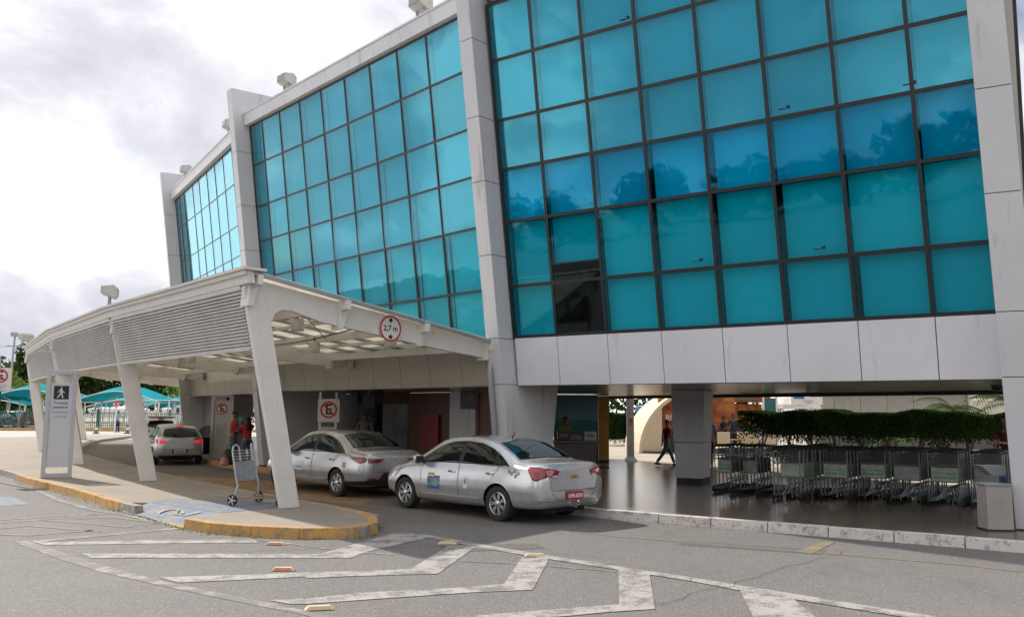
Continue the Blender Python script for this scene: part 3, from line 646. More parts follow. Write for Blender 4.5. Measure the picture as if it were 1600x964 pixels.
for i in range(NB):
    f0, f1 = FR[i], FR[i+1]
    e0 = -.04 if i == 0 else 0.0
    for r in (-.86, .98, 2.9, 4.75):
        m = MBc(); a = inter(f0, f1, -.05 if i == 0 else .0, r, roofz(r)-.13); b_ = inter(f0, f1, 1, r, roofz(r)-.13); bar(m, a, b_, .09, .17); m.build('purlin', M_WHITE, can)
    m = MBc()
    for r in (.0, 1.9, 3.8):   # cream rails between the bars
        bar(m, inter(f0, f1, 0, r, roofz(r)-.09), inter(f0, f1, 1, r, roofz(r)-.09), .05, .07)
    m.build('cross_rail', M_WHITE, can)
    nb = 6
    for k in range(0 if i == 0 else 1, nb+(1 if i == NB-1 else 0)+(0)):
        t = k/nb
        if i == 0 and k == 0: t = -.035
        m = MBc(); bar(m, inter(f0, f1, t, -.95, roofz(-.95)-.03), inter(f0, f1, t, 5.3, roofz(5.3)-.03), .05, .07); m.build('glazing_bar', M_GREYM, can)
    # sheets : thin panes between glazing bars
    ms_ = MBc(); t0 = -.035 if i == 0 else 0
    for (r0_, r1_) in ((-.95, .97), (1.0, 2.88), (2.92, 5.3)):
        for k in range(nb):
            ta, tb = (t0 if k == 0 else k/nb)+.002, (k+1)/nb-.002
            Q = [inter(f0, f1, ta, r0_, roofz(r0_)+.012), inter(f0, f1, tb, r0_, roofz(r0_)+.012), inter(f0, f1, tb, r1_, roofz(r1_)+.012), inter(f0, f1, ta, r1_, roofz(r1_)+.012)]
            ms_.hexa([p for p in Q]+[p+V((0, 0, .012)) for p in Q])
    ms_.build('roof_sheet', M_ROOF, can)
    # fascia over the louvres
    m = MBc(); zt = 4.33
    def frr(z): return -.14-(z-.15)*.2312
    def fq(m, za, zb, oa, ob, ins0=0., ins1=0.):
        n = 1
        Q = []
        for z in (za, zb):
            for (f, o, sg) in ((f0, oa, 0), (f1, oa, 1), (f1, ob, 1), (f0, ob, 0)):
                t = ins0 if sg == 0 else 1-ins1
                Q.append(inter(f0, f1, t, frr(z)+o, z))
        m.hexa(Q)
    lo = -.04 if i == 0 else 0
    fq(m, 4.06, 4.27, .0, .12, lo, 0); m.build('fascia', M_WHITE, can)
    m = MBc(); fq(m, 4.275, 4.32, -.10, .35, lo-.01 if i == 0 else 0, 0); fq(m, 4.20, 4.272, -.05, -.003, lo, 0); m.build('gutter_cap', M_WHITE, can)
    # louvre panel : fixed slats in a frame
    m = MBc(); g0 = .018; ns = 17; z0, z1 = 2.98, 3.98
    for k in range(ns):
        z = z0+(z1-z0)*(k+.5)/ns; hh = (z1-z0)/ns*.74
        Q = []
        for (zz, o) in ((z-hh, .03), (z+hh, .10)):
            pass
        a0, a1 = inter(f0, f1, g0, frr(z-hh)+.005, z-hh), inter(f0, f1, 1-g0, frr(z-hh)+.005, z-hh)
        b0, b1 = inter(f0, f1, g0, frr(z+hh)+.10, z+hh), inter(f0, f1, 1-g0, frr(z+hh)+.10, z+hh)
        w_ = V((0, 0, .008)); u_ = f0[1]*.012
        m.hexa([a0, a1, a1+u_, a0+u_, b0, b1, b1+u_, b0+u_])
    fq(m, 2.93, 2.985, .015, .075, g0, g0); fq(m, 3.98, 4.055, .01, .08, g0, g0)
    m.build('louvre_panel', M_LOUV, can)
    for t in (.25, .5, .75): 
        m = MBc()
        for z in (2.98,): 
            a = inter(f0, f1, t, frr(2.95)+.12, 2.95); b_ = inter(f0, f1, t, frr(4.05)+.12, 4.05); m.tube([a, b_], .03, 6)
        m.build('louvre_stay', M_WHITE, can)
# end cap of the gutter, dark grey box by the building
f0 = FR[0]; m = MBc(); u = f0[1]; 
bar(m, inter(FR[0], FR[1], -.04, 5.42, 3.42), inter(FR[0], FR[1], 1, 5.42, 3.42), .22, .2); m.build('rear_gutter', M_GREYM, can)
# wind bracing rods and a sagging cable
m = MBc(); m.tube([inter(FR[0], FR[1], .03, .0, 3.95), inter(FR[0], FR[1], .55, 2.9, 3.55)], .012, 5); m.tube([inter(FR[0], FR[1], .55, .0, 3.95), inter(FR[0], FR[1], .03, 2.9, 3.55)], .012, 5); m.build('tie_rod', M_RUST, can)
m = MBc(); pts = [inter(FR[0], FR[1], t, 1.5+.9*t, 3.50-.10*sin(pi*t)) for t in [x/8 for x in range(9)]]; m.tube(pts, .014, 5); m.build('cable', M_BLACK, can)
# downpipe on the pillar
dpp = lambda z: V0+d1*9.64-qB*(.52+LEAN*z)+V((-qB.y, qB.x, 0))*.10+V((0, 0, z))
bx = inter(FR[0], FR[1], -.02, 4.95, 2.95)
part('downpipe', M_GREYM, can, lambda m: m.tube([V(p)-cinv for p in (bx+V((-.1, -.1, .1)), dpp(2.75), dpp(2.5), dpp(.16))], .062, 12), smooth=True)
# canopy lamps : white drums under the rails
for i, (t, r) in enumerate(((.25, 1.05), (.15, 2.9), (.7, .4), (.6, 2.8))):
    p = inter(FR[0], FR[1], t, r, roofz(r)-.2)
    o = thing('canopy_lamp', ('white drum lamp under the canopy nearest the height sign', 'white drum lamp under the canopy halfway in beside the front beam', 'white drum lamp under the canopy near the outer louvres', 'white drum lamp hanging deeper under the canopy roof')[i], 'lamp', tuple(p), 0, 'drum lamps under the canopy')
    part('lamp_shade', M_WHITE, o, lambda m: (m.lathe([(.13, -.27), (.135, -.26), (.135, -.15), (.128, -.145), (.135, -.14), (.135, -.03), (.12, -.02)], n=18)), smooth=True)
    part('lamp_stem', M_GREYM, o, lambda m: m.cyl((0, 0, -.03), (0, 0, .1), .025, 8))
for i, (t, r) in enumerate(((.35, .5), (.7, 2.6))):
    p = inter(FR[1], FR[2], t, r, roofz(r)-.2)
    o = thing('canopy_lamp', ('white drum lamp in the second canopy bay near the louvres', 'white drum lamp in the second canopy bay near the building')[i], 'lamp', tuple(p), 0, 'drum lamps under the canopy')
    part('lamp_shade', M_WHITE, o, lambda m: (m.lathe([(.13, -.27), (.135, -.26), (.135, -.03), (.12, -.02)], n=18)), smooth=True)
    part('lamp_stem', M_GREYM, o, lambda m: m.cyl((0, 0, -.03), (0, 0, .1), .025, 8))
# ============================================================ FLOODLIGHTS
def flood(loc, rz, sc, label, tilt=.5, kind='box'):
    o = thing('floodlight', label, 'floodlight', tuple(loc), rz, 'roof edge floodlights'); R = Matrix.Rotation(tilt, 3, 'X')
    m = MB()
    prof = [(-.16, -.02), (.14, -.14), (.20, -.05), (.20, .12), (.10, .2), (-.16, .16)]   # (y,z) side outline
    pts = [V((-.2*sc, y*sc, z*sc+.32*sc)) for y, z in prof]; m.extr(pts, V((.4*sc, 0, 0))); m.build('housing', M_LAMP, o, bevel=.015*sc)
    part('lens', M_LENS, o, lambda m: m.box((0, -.165*sc, .39*sc), (.34*sc, .012, .15*sc)))
    part('bracket', M_GREYM, o, lambda m: (m.box((-.12*sc, .02, .12*sc), (.03*sc, .05*sc, .22*sc)), m.box((.12*sc, .02, .12*sc), (.03*sc, .05*sc, .22*sc)), m.box((0, .02, .01), (.3*sc, .12*sc, .02))))
    return o
def azi(v): return atan2(v.y, v.x)+pi/2
def Pt(Vx, d, q, s, z, off): p = BP(Vx, d, q, s, z, off); return p
flood(Pt(V1, d2, q2, 1.75, 11.18, .0), azi(-q2), 1.15, 'floodlight on the parapet nearest the tall front pillar')
flood(Pt(V1, d2, q2, 8.55, 11.18, .0), azi(-q2), 1.15, 'floodlight on the middle parapet near the second pillar')
flood(Pt(V2, d3, q3, 1.5, 10.98, .0), azi(-q3), 1.15, 'floodlight just left of the second tall pillar on the far parapet')
flood(Pt(V2, d3, q3, 8.3, 10.98, .0), azi(-q3), 1.15, 'farthest floodlight on the roof by the last pillar')
p = inter(FR[0], FR[1], .985, -1.1, 4.31); flood(p, azi(V((-.9, -.3, 0))), 1.0, 'grey floodlight standing on the middle of the canopy fascia')
p = inter(FR[2], FR[3], .985, -1.1, 4.31); flood(p, azi(V((-.8, .5, 0))), 1.1, 'dark green floodlight on the far left end of the canopy')
# height limit sign on the front beam
b_, u, L = FR[0]; w = V((-u.y, u.x, 0)); 
pc = cp_(FR[0], 2.12, 3.50); nrm = V((u.y, -u.x, 0))
sg = thing('height_limit_sign', 'round white height limit sign with red rim reading 2,7 m on the canopy beam', 'sign', tuple(pc+nrm*.09), atan2(nrm.y, nrm.x)+pi/2)
def disc(r, t, y, n=48): return lambda m: m.lathe([(r, -t/2), (r, t/2)], c=(0, y, 0), n=n, M=Matrix.Rotation(pi/2, 3, 'X'))
part('sign_plate', M_SWHITE, sg, disc(.255, .012, 0)); 
part('sign_rim', M_RED, sg, lambda m: m.add([V((r*cos(2*pi*k/48), -.0085, r*sin(2*pi*k/48))) for r in (.225, .262) for k in range(48)], [(k, (k+1) % 48, 48+(k+1) % 48, 48+k) for k in range(48)]))
def text(s, size, loc, parent, m, name='lettering', rot=(pi/2, 0, 0), bold=0, align='CENTER', ext=.001, sx=1, spacing=1):
    cu = bpy.data.curves.new(name, 'FONT'); cu.body = s; cu.size = size; cu.align_x = align; cu.align_y = 'CENTER'; cu.extrude = ext; cu.offset = bold; cu.resolution_u = 2; cu.space_character = spacing
    ob = bpy.data.objects.new(name, cu); COL.objects.link(ob)
    dg = bpy.context.evaluated_depsgraph_get(); me = bpy.data.meshes.new_from_object(ob.evaluated_get(dg)); me.materials.clear(); me.materials.append(m)
    bpy.data.objects.remove(ob)
    o = bpy.data.objects.new(name, me); COL.objects.link(o); o.location = loc; o.rotation_euler = rot; o.scale = (sx, 1, 1); setp(o, parent); return o
text('2,7 m', .155, (0, -.009, 0), sg, M_BLK, bold=.004)
def arrow(m, z, s):
    m.extr([V((-.035, -.009, z)), V((.035, -.009, z)), V((.035, -.009, z+.035*s)), V((.06, -.009, z+.035*s)), V((0, -.009, z+.095*s)), V((-.06, -.009, z+.035*s)), V((-.035, -.009, z+.035*s))], V((0, -.002, 0)))
part('arrow', M_BLK, sg, lambda m: arrow(m, .205, -1)); part('arrow', M_BLK, sg, lambda m: arrow(m, -.205, 1))
# ============================================================ CARS
def carpaint(name, col, metal=.6, rough=.24):
    m = mat(name); t, b = nodes(m); b.inputs['Base Color'].default_value = (*col, 1); b.inputs['Metallic'].default_value = metal; b.inputs['Roughness'].default_value = rough
    b.inputs['Coat Weight'].default_value = .8; b.inputs['Coat Roughness'].default_value = .04
    n = noise(t, 5, 3); r = ramp(t, n.outputs[0], [(.3, tuple(c*.93 for c in col)), (.7, tuple(min(1, c*1.04) for c in col))])
    # road dust low on the body
    g = t.nodes.new('ShaderNodeTexCoord'); sx = t.nodes.new('ShaderNodeSeparateXYZ'); t.links.new(g.outputs['Object'], sx.inputs[0])
    dr = ramp(t, sx.outputs['Z'], [(.15, (.55, .55, .55)), (.55, (0, 0, 0))]); dn = noise(t, 9, 5, .7); dm = t.nodes.new('ShaderNodeMath'); dm.operation = 'MULTIPLY'; t.links.new(dr.outputs[0], dm.inputs[0]); t.links.new(dn.outputs[0], dm.inputs[1])
    t.links.new(mixc(t, dm.outputs[0], r.outputs[0], (.30, .25, .20)), b.inputs['Base Color'])
    return m
M_SILVER = carpaint('silver_car_paint', (.56, .56, .57)); M_SILV2 = carpaint('grey_silver_car_paint', (.50, .50, .51)); M_WCAR = carpaint('white_car_paint', (.70, .70, .68), 0, .3)
M_DCAR = carpaint('dark_car_paint', (.03, .035, .035), .2, .3); M_GCAR = carpaint('dark_green_car_paint', (.02, .10, .08), .3); M_RCAR = carpaint('dark_red_car_paint', (.14, .02, .02), .3)
M_TAIL = P('tail_lamp_red', (.24, .006, .010), .15, coat=1, var=.2, vscale=30)
M_TAILC = P('tail_lamp_clear', (.62, .52, .50), .15, coat=1, var=.1)
M_BRAKE = P('brake_lamp_lit', (.75, .035, .025), .2, emit=.45, var=.05)
M_HEAD = P('headlamp_glass', (.6, .62, .64), .08, .6, coat=1)
M_RIM = P('alloy_rim', (.62, .62, .62), .28, .85, .05)
M_SEAM = P('panel_gap', (.02, .02, .02), .7)
M_ARCH = P('wheel_arch_black', (.012, .012, .012), .9)
M_TRIM = P('window_trim', (.016, .016, .018), .35)
M_PLR = P('plate_red', (.42, .03, .035), .4); M_PLG = P('plate_grey', (.50, .50, .50), .4)
def cr_interp(tab, x):
    # tab rows: (x, v...) ; smooth monotone-ish interpolation
    if x <= tab[0][0]: return list(tab[0][1:])
    if x >= tab[-1][0]: return list(tab[-1][1:])
    for i in range(len(tab)-1):
        a, b = tab[i], tab[i+1]
        if a[0] <= x <= b[0]:
            p = tab[max(i-1, 0)]; n = tab[min(i+2, len(tab)-1)]; h = b[0]-a[0]; t = (x-a[0])/h; out = []
            for k in range(1, len(a)):
                ma = ((b[k]-p[k])/(b[0]-p[0]))*h if b[0] > p[0] else 0; mb = ((n[k]-a[k])/(n[0]-a[0]))*h if n[0] > a[0] else 0
                dl = b[k]-a[k]; lim = abs(dl)*2.2+1e-4; ma = max(-lim, min(lim, ma)); mb = max(-lim, min(lim, mb))
                t2, t3 = t*t, t*t*t
                out.append((2*t3-3*t2+1)*a[k]+(t3-2*t2+t)*ma+(-2*t3+3*t2)*b[k]+(t3-t2)*mb)
            return out
# station table: x, sill z, half width low, half width max, belt half width, belt z, roof half width, roof edge z, centre z
SEDAN = [(-.98, .42, .52, .60, .56, .80, .50, .90, .93),
         (-.94, .33, .66, .74, .68, .86, .60, .98, 1.015),
         (-.85, .27, .74, .83, .76, .90, .66, 1.01, 1.045),
         (-.62, .25, .80, .865, .80, .93, .68, 1.02, 1.06),
         (-.38, .24, .82, .875, .815, .945, .68, 1.045, 1.085),
         (-.10, .23, .825, .88, .82, .95, .66, 1.17, 1.215),
         (.25, .22, .825, .88, .82, .945, .62, 1.31, 1.365),
         (.60, .21, .825, .88, .82, .935, .60, 1.385, 1.435),
         (1.00, .20, .825, .88, .82, .925, .605, 1.41, 1.46),
         (1.45, .20, .825, .88, .82, .91, .60, 1.395, 1.445),
         (1.80, .20, .825, .88, .82, .90, .585, 1.325, 1.385),
         (2.10, .20, .825, .88, .82, .89, .60, 1.19, 1.24),
         (2.42, .20, .825, .875, .81, .88, .66, 1.015, 1.06),
         (2.70, .22, .82, .87, .80, .85, .66, .93, .975),
         (3.05, .24, .78, .845, .76, .79, .62, .86, .905),
         (3.30, .26, .68, .78, .68, .70, .54, .775, .81),
         (3.44, .32, .50, .62, .50, .58, .40, .63, .66)]
HATCH = [(-.72, .44, .50, .58, .52, .80, .44, .95, 1.0),
         (-.69, .34, .68, .74, .66, .88, .56, 1.08, 1.12),
         (-.62, .28, .74, .81, .74, .92, .60, 1.16, 1.20),
         (-.50, .26, .78, .84, .78, .95, .60, 1.26, 1.31),
         (-.34, .25, .80, .855, .80, .97, .575, 1.36, 1.41),
         (-.15, .24, .80, .86, .805, .97, .57, 1.39, 1.445),
         (.30, .22, .80, .86, .80, .955, .58, 1.41, 1.47),
         (1.00, .20, .80, .86, .80, .935, .59, 1.42, 1.475),
         (1.45, .20, .80, .86, .80, .92, .59, 1.395, 1.45),
         (1.80, .20, .80, .86, .80, .90, .58, 1.30, 1.36),
         (2.10, .20, .80, .86, .80, .89, .60, 1.14, 1.19),
         (2.38, .21, .80, .855, .79, .87, .62, 1.0, 1.04),
         (2.75, .23, .77, .835, .76, .82, .62, .90, .945),
         (3.05, .26, .66, .76, .66, .71, .54, .78, .82),
         (3.18, .32, .50, .60, .50, .58, .40, .64, .66)]
VAN = [(-.95, .45, .70, .78, .76, 1.05, .66, 1.9, 1.95), (-.90, .32, .84, .90, .88, 1.1, .74, 2.02, 2.08), (-.5, .28, .87, .93, .91, 1.12, .76, 2.05, 2.12), (1.0, .26, .88, .94, .92, 1.12, .77, 2.07, 2.14), (2.2, .26, .88, .94, .92, 1.12, .75, 2.0, 2.07), (2.75, .26, .88, .94, .92, 1.1, .72, 1.6, 1.68), (3.2, .28, .86, .92, .88, 1.05, .74, 1.16, 1.2), (3.7, .32, .78, .86, .80, .92, .68, 1.02, 1.06), (3.95, .4, .55, .66, .6, .72, .5, .85, .88)]
def body_bm(tab, nx=64, wheels=(0, 2.73), r_a=.365, wz=.31):
    x0, x1 = tab[0][0], tab[-1][0]; xs = [x0+(x1-x0)*i/nx for i in range(nx+1)]
    # denser towards the ends
    xs = sorted(set([round(x0+(x1-x0)*(.5-.5*cos(pi*i/nx))*.35+(x1-x0)*i/nx*.65, 4) for i in range(nx+1)]))
    rows = []
    for x in xs:
        zb, wb, wm, wl, zl, wr, zr, zc = cr_interp(tab, x)
        zm = zb+(zl-zb)*.45
        pts = [(0, zb), (wb*.7, zb), (wb*.93, zb+.01), (wb, zb+.05), (wb+(wm-wb)*.7, zb+(zm-zb)*.45), (wm-.008, zb+(zm-zb)*.8), (wm, zm), (wm-.004, zm+(zl-zm)*.35), (wm-(wm-wl)*.45, zm+(zl-zm)*.72), (wl, zl)]
        gh = zr-zl
        pts += [(wl+(wr-wl)*.12, zl+gh*.18), (wl+(wr-wl)*.36, zl+gh*.45), (wl+(wr-wl)*.68, zl+gh*.75), (wr, zr), (wr-.06, zr+(zc-zr)*.45), (wr*.68, zr+(zc-zr)*.78), (wr*.34, zr+(zc-zr)*.95), (0, zc)]
        # subdivide the lower side for clean wheel arches
        q = []
        for a, b in zip(pts[:-1], pts[1:]):
            L = hypot(a[0]-b[0], a[1]-b[1]); k = max(1, int(L/.07)); q += [(a[0]+(b[0]-a[0])*j/k, a[1]+(b[1]-a[1])*j/k) for j in range(k)]
        q.append(pts[-1]); rows.append((x, pts))
    # fixed topology: resample each pts list with per-segment counts
    segn = [2, 1, 1, 3, 2, 2, 2, 2, 2, 1, 2, 2, 1, 1, 2, 2, 2]
    bm = bmesh.new(); grid = []
    for x, pts in rows:
        r = []
        for (a, b), k in zip(zip(pts[:-1], pts[1:]), segn): r += [(a[0]+(b[0]-a[0])*j/k, a[1]+(b[1]-a[1])*j/k) for j in range(k)]
        r.append(pts[-1])
        full = [(x, y, z) for y, z in r]+[(x, -y, z) for y, z in r[-2:0:-1]]
        grid.append([bm.verts.new(p) for p in full])
    n = len(grid[0])
    for i in range(len(grid)-1):
        for j in range(n): bm.faces.new((grid[i][j], grid[i][(j+1) % n], grid[i+1][(j+1) % n], grid[i+1][j]))
    bm.faces.new(grid[0]); bm.faces.new(grid[-1][::-1])
    bmesh.ops.recalc_face_normals(bm, faces=bm.faces)
    bvh = BVHTree.FromBMesh(bm)
    # wheel arches
    for wx in wheels:
        kill = [f for f in bm.faces if abs(f.calc_center_median().y) > .5 and hypot(f.calc_center_median().x-wx, f.calc_center_median().z-wz) < r_a]
        bmesh.ops.delete(bm, geom=kill, context='FACES')
        for v in bm.verts:
            if abs(v.co.y) > .48 and any(e.is_boundary for e in v.link_edges):
                dx, dz = v.co.x-wx, v.co.z-wz; d = hypot(dx, dz)
                if .25 < d < r_a+.14: v.co.x = wx+dx/d*r_a; v.co.z = max(wz+dz/d*r_a, .2)
    return bm, bvh
def patch(bvh, bottom, top, plane, off=.004, nu=14, nv=8, side=1):
    """skin between two polylines projected onto the body. plane 'side': points are (x,z), 'rear': (y,z) shot from behind, 'top': (x,y) from above, 'front'"""
    def samp(pl, t):
        L = [0]
        for a, b in zip(pl[:-1], pl[1:]): L.append(L[-1]+hypot(b[0]-a[0], b[1]-a[1]))
        d = t*L[-1]
        for i in range(len(pl)-1):
            if d <= L[i+1]+1e-9:
                k = (d-L[i])/max(1e-9, L[i+1]-L[i]); return (pl[i][0]+(pl[i+1][0]-pl[i][0])*k, pl[i][1]+(pl[i+1][1]-pl[i][1])*k)
        return pl[-1]
    vs = []; last = None
    for i in range(nu+1):
        a, b = samp(bottom, i/nu), samp(top, i/nu)
        for j in range(nv+1):
            t = j/nv; u, w = a[0]+(b[0]-a[0])*t, a[1]+(b[1]-a[1])*t
            if plane == 'side': o, d = V((u, 3*side, w)), V((0, -side, 0))
            elif plane == 'rear': o, d = V((-4, u, w)), V((1, 0, 0))
            elif plane == 'front': o, d = V((7, u, w)), V((-1, 0, 0))
            elif plane == 'top': o, d = V((u, w, 4)), V((0, 0, -1))
            h, nr, _, _ = bvh.ray_cast(o, d)
            if h is None: h = last if last is not None else o+d*3; nr = -d
            if nr.dot(d) > 0: nr = -nr
            last = h; vs.append(h+nr*off)
    n = nv+1; fs = [(i*n+j, (i+1)*n+j, (i+1)*n+j+1, i*n+j+1) for i in range(nu) for j in range(nv)]
    return vs, fs
def pbuild(name, m, parent, bvh, bottom, top, plane, off=.004, side=1, nu=14, nv=8, th=0):
    vs, fs = patch(bvh, bottom, top, plane, off, nu, nv, side); b = MB(); b.add(vs, fs); o = b.build(name, m, parent, smooth=2, solid=th); return o
def seam(m, bvh, pl, plane, w=.007, off=.0025, side=1):
    for a, b in zip(pl[:-1], pl[1:]):
        dx, dy = b[0]-a[0], b[1]-a[1]; L = hypot(dx, dy); nx, ny = -dy/L*w/2, dx/L*w/2; k = max(2, int(L/.05))
        vs, fs = patch(bvh, [(a[0]-nx, a[1]-ny), (b[0]-nx, b[1]-ny)], [(a[0]+nx, a[1]+ny), (b[0]+nx, b[1]+ny)], plane, off, k, 1, side); m.add(vs, fs)
def wheel(root, x, side, R=.305, hub=.31, spokes=7, halfw=.84, rimr=.205, paint=None):
    o = MB(); S_ = side; M_ = Matrix.Rotation(-pi/2*S_, 3, 'X'); c = V((x, halfw*S_-.005*S_, hub))
    # tyre profile (r, depth outward)
    o.lathe([(rimr*.95, -.19), (R*.93, -.19), (R, -.165), (R, -.03), (R*.965, -.004), (R*.85, .006), (rimr+.012, 0), (rimr, -.018), (rimr*.95, -.05)], c=c, n=36, M=M_)
    ty = o.build('wheel', M_RUBBER, root, smooth=True)
    b = MB(); b.lathe([(rimr*.985, -.12), (rimr, -.01), (rimr*.94, .002), (rimr*.90, -.012), (rimr*.88, -.10)], c=c, n=36, M=M_)
    for k in range(spokes):
        for dt in (-.13, .13):
            a = 2*pi*k/spokes; a2 = a+dt*1.0
            p0 = V((cos(a+dt*.6)*.045, sin(a+dt*.6)*.045, -.012)); p1 = V((cos(a2)*rimr*.93, sin(a2)*rimr*.93, -.012)); t = (p1-p0).normalized(); n = V((-t.y, t.x, 0))
            Q = [p0-n*.014, p1-n*.011, p1+n*.011, p0+n*.014]
            b.hexa([c+M_@(q+V((0, 0, -.03))) for q in Q]+[c+M_@q for q in Q])
    b.lathe([(.055, -.05), (.055, -.008), (.04, .0), (.001, .002)], c=c, n=18, M=M_); b.build('rim', M_RIM, ty, smooth=True)
    part('brake_disc', M_ARCH, ty, lambda m: m.lathe([(rimr*.9, -.14), (rimr*.9, -.10), (.0, -.10)], c=c, n=24, M=M_))
def plate(root, m, x, y, z, txt, tcol, tilt=0, w=.40, h=.13):
    o = part('number_plate', m, root, lambda mm: mm.box((x, y, z), (.014, w, h))); 
    t = text(txt, .084, (x-.009, y, z-.012), o, tcol, 'plate_number', rot=(pi/2, 0, -pi/2), bold=.003); return o
def car(kind, name, label, group, loc, rz, paint_, sz=(1, 1, 1), opts=()):
    root = thing(name, label, 'car', loc, rz, group); tab = {'sedan': SEDAN, 'hatch': HATCH, 'van': VAN}[kind]; root.scale = sz
    fxw = {'sedan': 2.62, 'hatch': 2.52, 'van': 3.0}[kind]; ra = .355 if kind != 'van' else .39
    bm, bvh = body_bm(tab, wheels=(0, fxw), r_a=ra)
    me = bpy.data.meshes.new('body'); bm.to_mesh(me); bm.free(); me.materials.append(paint_)
    for p in me.polygons: p.use_smooth = True
    body = bpy.data.objects.new('body', me); COL.objects.link(body); setp(body, root)
    # underbody and arch liners
    m = MB()
    for x in (0, fxw):
        for s in (-1, 1):
            vs = []; n = 16
            for k in range(n+1):
                a = -.25+(pi+.5)*k/n
                vs += [(x+cos(a)*(ra+.0), s*.83, max(.2, .31+sin(a)*ra)), (x+cos(a)*(ra+.0), s*.50, max(.2, .31+sin(a)*ra))]
            m.add(vs, [(2*k, 2*k+2, 2*k+3, 2*k+1) for k in range(n)]); m.add([(x+cos(2*pi*k/20)*ra, s*.5, max(.2, .31+sin(2*pi*k/20)*ra)) for k in range(20)], [list(range(20))])
    xa, xb = tab[2][0]+.1, tab[-3][0]
    m.box(((xa+xb)/2, 0, .25), (xb-xa, 1.0, .12)); m.build('underbody', M_ARCH, root)
    for x in (0, fxw):
        for s in (-1, 1): wheel(root, x, s, halfw={'sedan': .865, 'hatch': .845, 'van': .92}[kind], spokes={'sedan': 7, 'hatch': 6, 'van': 5}[kind])
    def glass(n, bt, tp, pl='side', side=1, off=.006, nu=16, nv=8, par=root):
        g = pbuild(n, M_CGLASS, par, bvh, bt, tp, pl, off, side, nu, nv)
        return g
    for s in (1, -1):
        if kind == 'sedan':
            tr = [((-.13, .978), (-.04, 1.065)), ]
            pbuild('window_trim', M_TRIM, root, bvh, [(-.26, .962), (1.0, .945), (2.32, .93)], [(-.20, 1.0), (.0, 1.12), (.30, 1.255), (.62, 1.335), (1.0, 1.365), (1.4, 1.345), (1.72, 1.265), (2.0, 1.125), (2.32, .94)], 'side', .003, s, 30, 8)
            glass('quarter_window', [(-.19, .985), (.10, .98)], [(-.17, 1.0), (.02, 1.115), (.10, 1.16)], side=s, nu=8)
            glass('rear_door_window', [(.14, .98), (.97, .965)], [(.14, 1.18), (.34, 1.255), (.62, 1.315), (.97, 1.342)], side=s)
            glass('front_door_window', [(1.09, .963), (2.06, .95)], [(1.09, 1.343), (1.38, 1.325), (1.66, 1.258), (2.06, .99)], side=s)
            m = MB()
            for pl in ([(1.03, 1.36), (1.035, .95), (1.02, .55), (1.0, .265)], [(2.10, .93), (2.14, .75), (2.10, .5), (2.13, .265)], [(.13, 1.2), (-.03, 1.0), (.02, .86), (.30, .62), (.40, .45), (.44, .30)], [(.44, .27), (1.3, .262), (2.13, .265)], [(-.30, 1.02), (-.55, .98), (-.86, .955)]): seam(m, bvh, pl, 'side', side=s)
            m.build('door_seam', M_SEAM, root)
            dd = pbuild('front_door', paint_, root, bvh, [(1.045, .28), (2.12, .28)], [(1.045, .948), (2.09, .935)], 'side', .0035, s, 24, 14)
            hdl(dd, bvh, 1.22, .80, s)
            dd = pbuild('rear_door', paint_, root, bvh, [(.45, .29), (.99, .28)], [(.0, .955), (1.02, .948)], 'side', .0035, s, 24, 14)
            hdl(dd, bvh, .20, .815, s)
            m = MB(); vs, fs = patch(bvh, [(.46, .335), (2.12, .325)], [(.44, .375), (2.12, .365)], 'side', .014, 20, 2, s); m.add(vs, fs); m.build('side_moulding', paint_, root, solid=.012)
        elif kind == 'hatch':
            pbuild('window_trim', M_TRIM, root, bvh, [(-.16, 1.02), (.8, .975), (2.25, .93)], [(-.14, 1.06), (.1, 1.30), (.45, 1.36), (1.0, 1.375), (1.4, 1.345), (1.72, 1.25), (2.0, 1.08), (2.25, .94)], 'side', .003, s, 28, 8)
            glass('rear_door_window', [(.02, 1.02), (.93, .99)], [(.08, 1.25), (.3, 1.33), (.93, 1.35)], side=s)
            glass('front_door_window', [(1.04, .985), (2.04, .96)], [(1.04, 1.35), (1.38, 1.325), (1.66, 1.245), (2.04, .99)], side=s)
            m = MB()
            for pl in ([(.98, 1.36), (.99, .95), (.97, .27)], [(2.07, .93), (2.1, .75), (2.06, .27)], [(-.08, 1.1), (.02, .9), (.32, .6), (.40, .28)]): seam(m, bvh, pl, 'side', side=s)
            m.build('door_seam', M_SEAM, root)
            if not ('open' in opts and s == -1):
                dd = pbuild('front_door', paint_, root, bvh, [(1.0, .28), (2.04, .28)], [(1.0, .965), (2.05, .945)], 'side', .0035, s, 20, 12); hdl(dd, bvh, 1.15, .82, s)
            dd = pbuild('rear_door', paint_, root, bvh, [(.42, .29), (.96, .28)], [(.03, 1.0), (.97, .97)], 'side', .0035, s, 20, 12); hdl(dd, bvh, .2, .84, s)
        else:
            for a, b in ((-.6, .45), (.55, 1.55), (1.65, 2.55)): glass('side_window', [(a, 1.22), (b, 1.22)], [(a, 1.85), (b if b < 2.5 else 2.25, 1.8)], side=s)
    if kind == 'sedan':
        pbuild('window_trim', M_TRIM, root, bvh, [(-.64, 1.075), (0, 1.10), (.64, 1.075)], [(-.52, 1.345), (0, 1.405), (.52, 1.345)], 'rear', .003)
        glass('rear_window', [(-.60, 1.09), (0, 1.115), (.60, 1.09)], [(-.50, 1.33), (0, 1.39), (.50, 1.33)], 'rear')
        pbuild('windscreen', M_CGLASS, root, bvh, [(-.62, 1.05), (0, 1.08), (.62, 1.05)], [(-.50, 1.35), (0, 1.40), (.50, 1.35)], 'front', .006)
        bl = pbuild('boot_lid', paint_, root, bvh, [(-.53, .60), (0, .60), (.53, .60)], [(-.60, .985), (0, 1.03), (.60, .985)], 'rear', .004, 1, 24, 14)
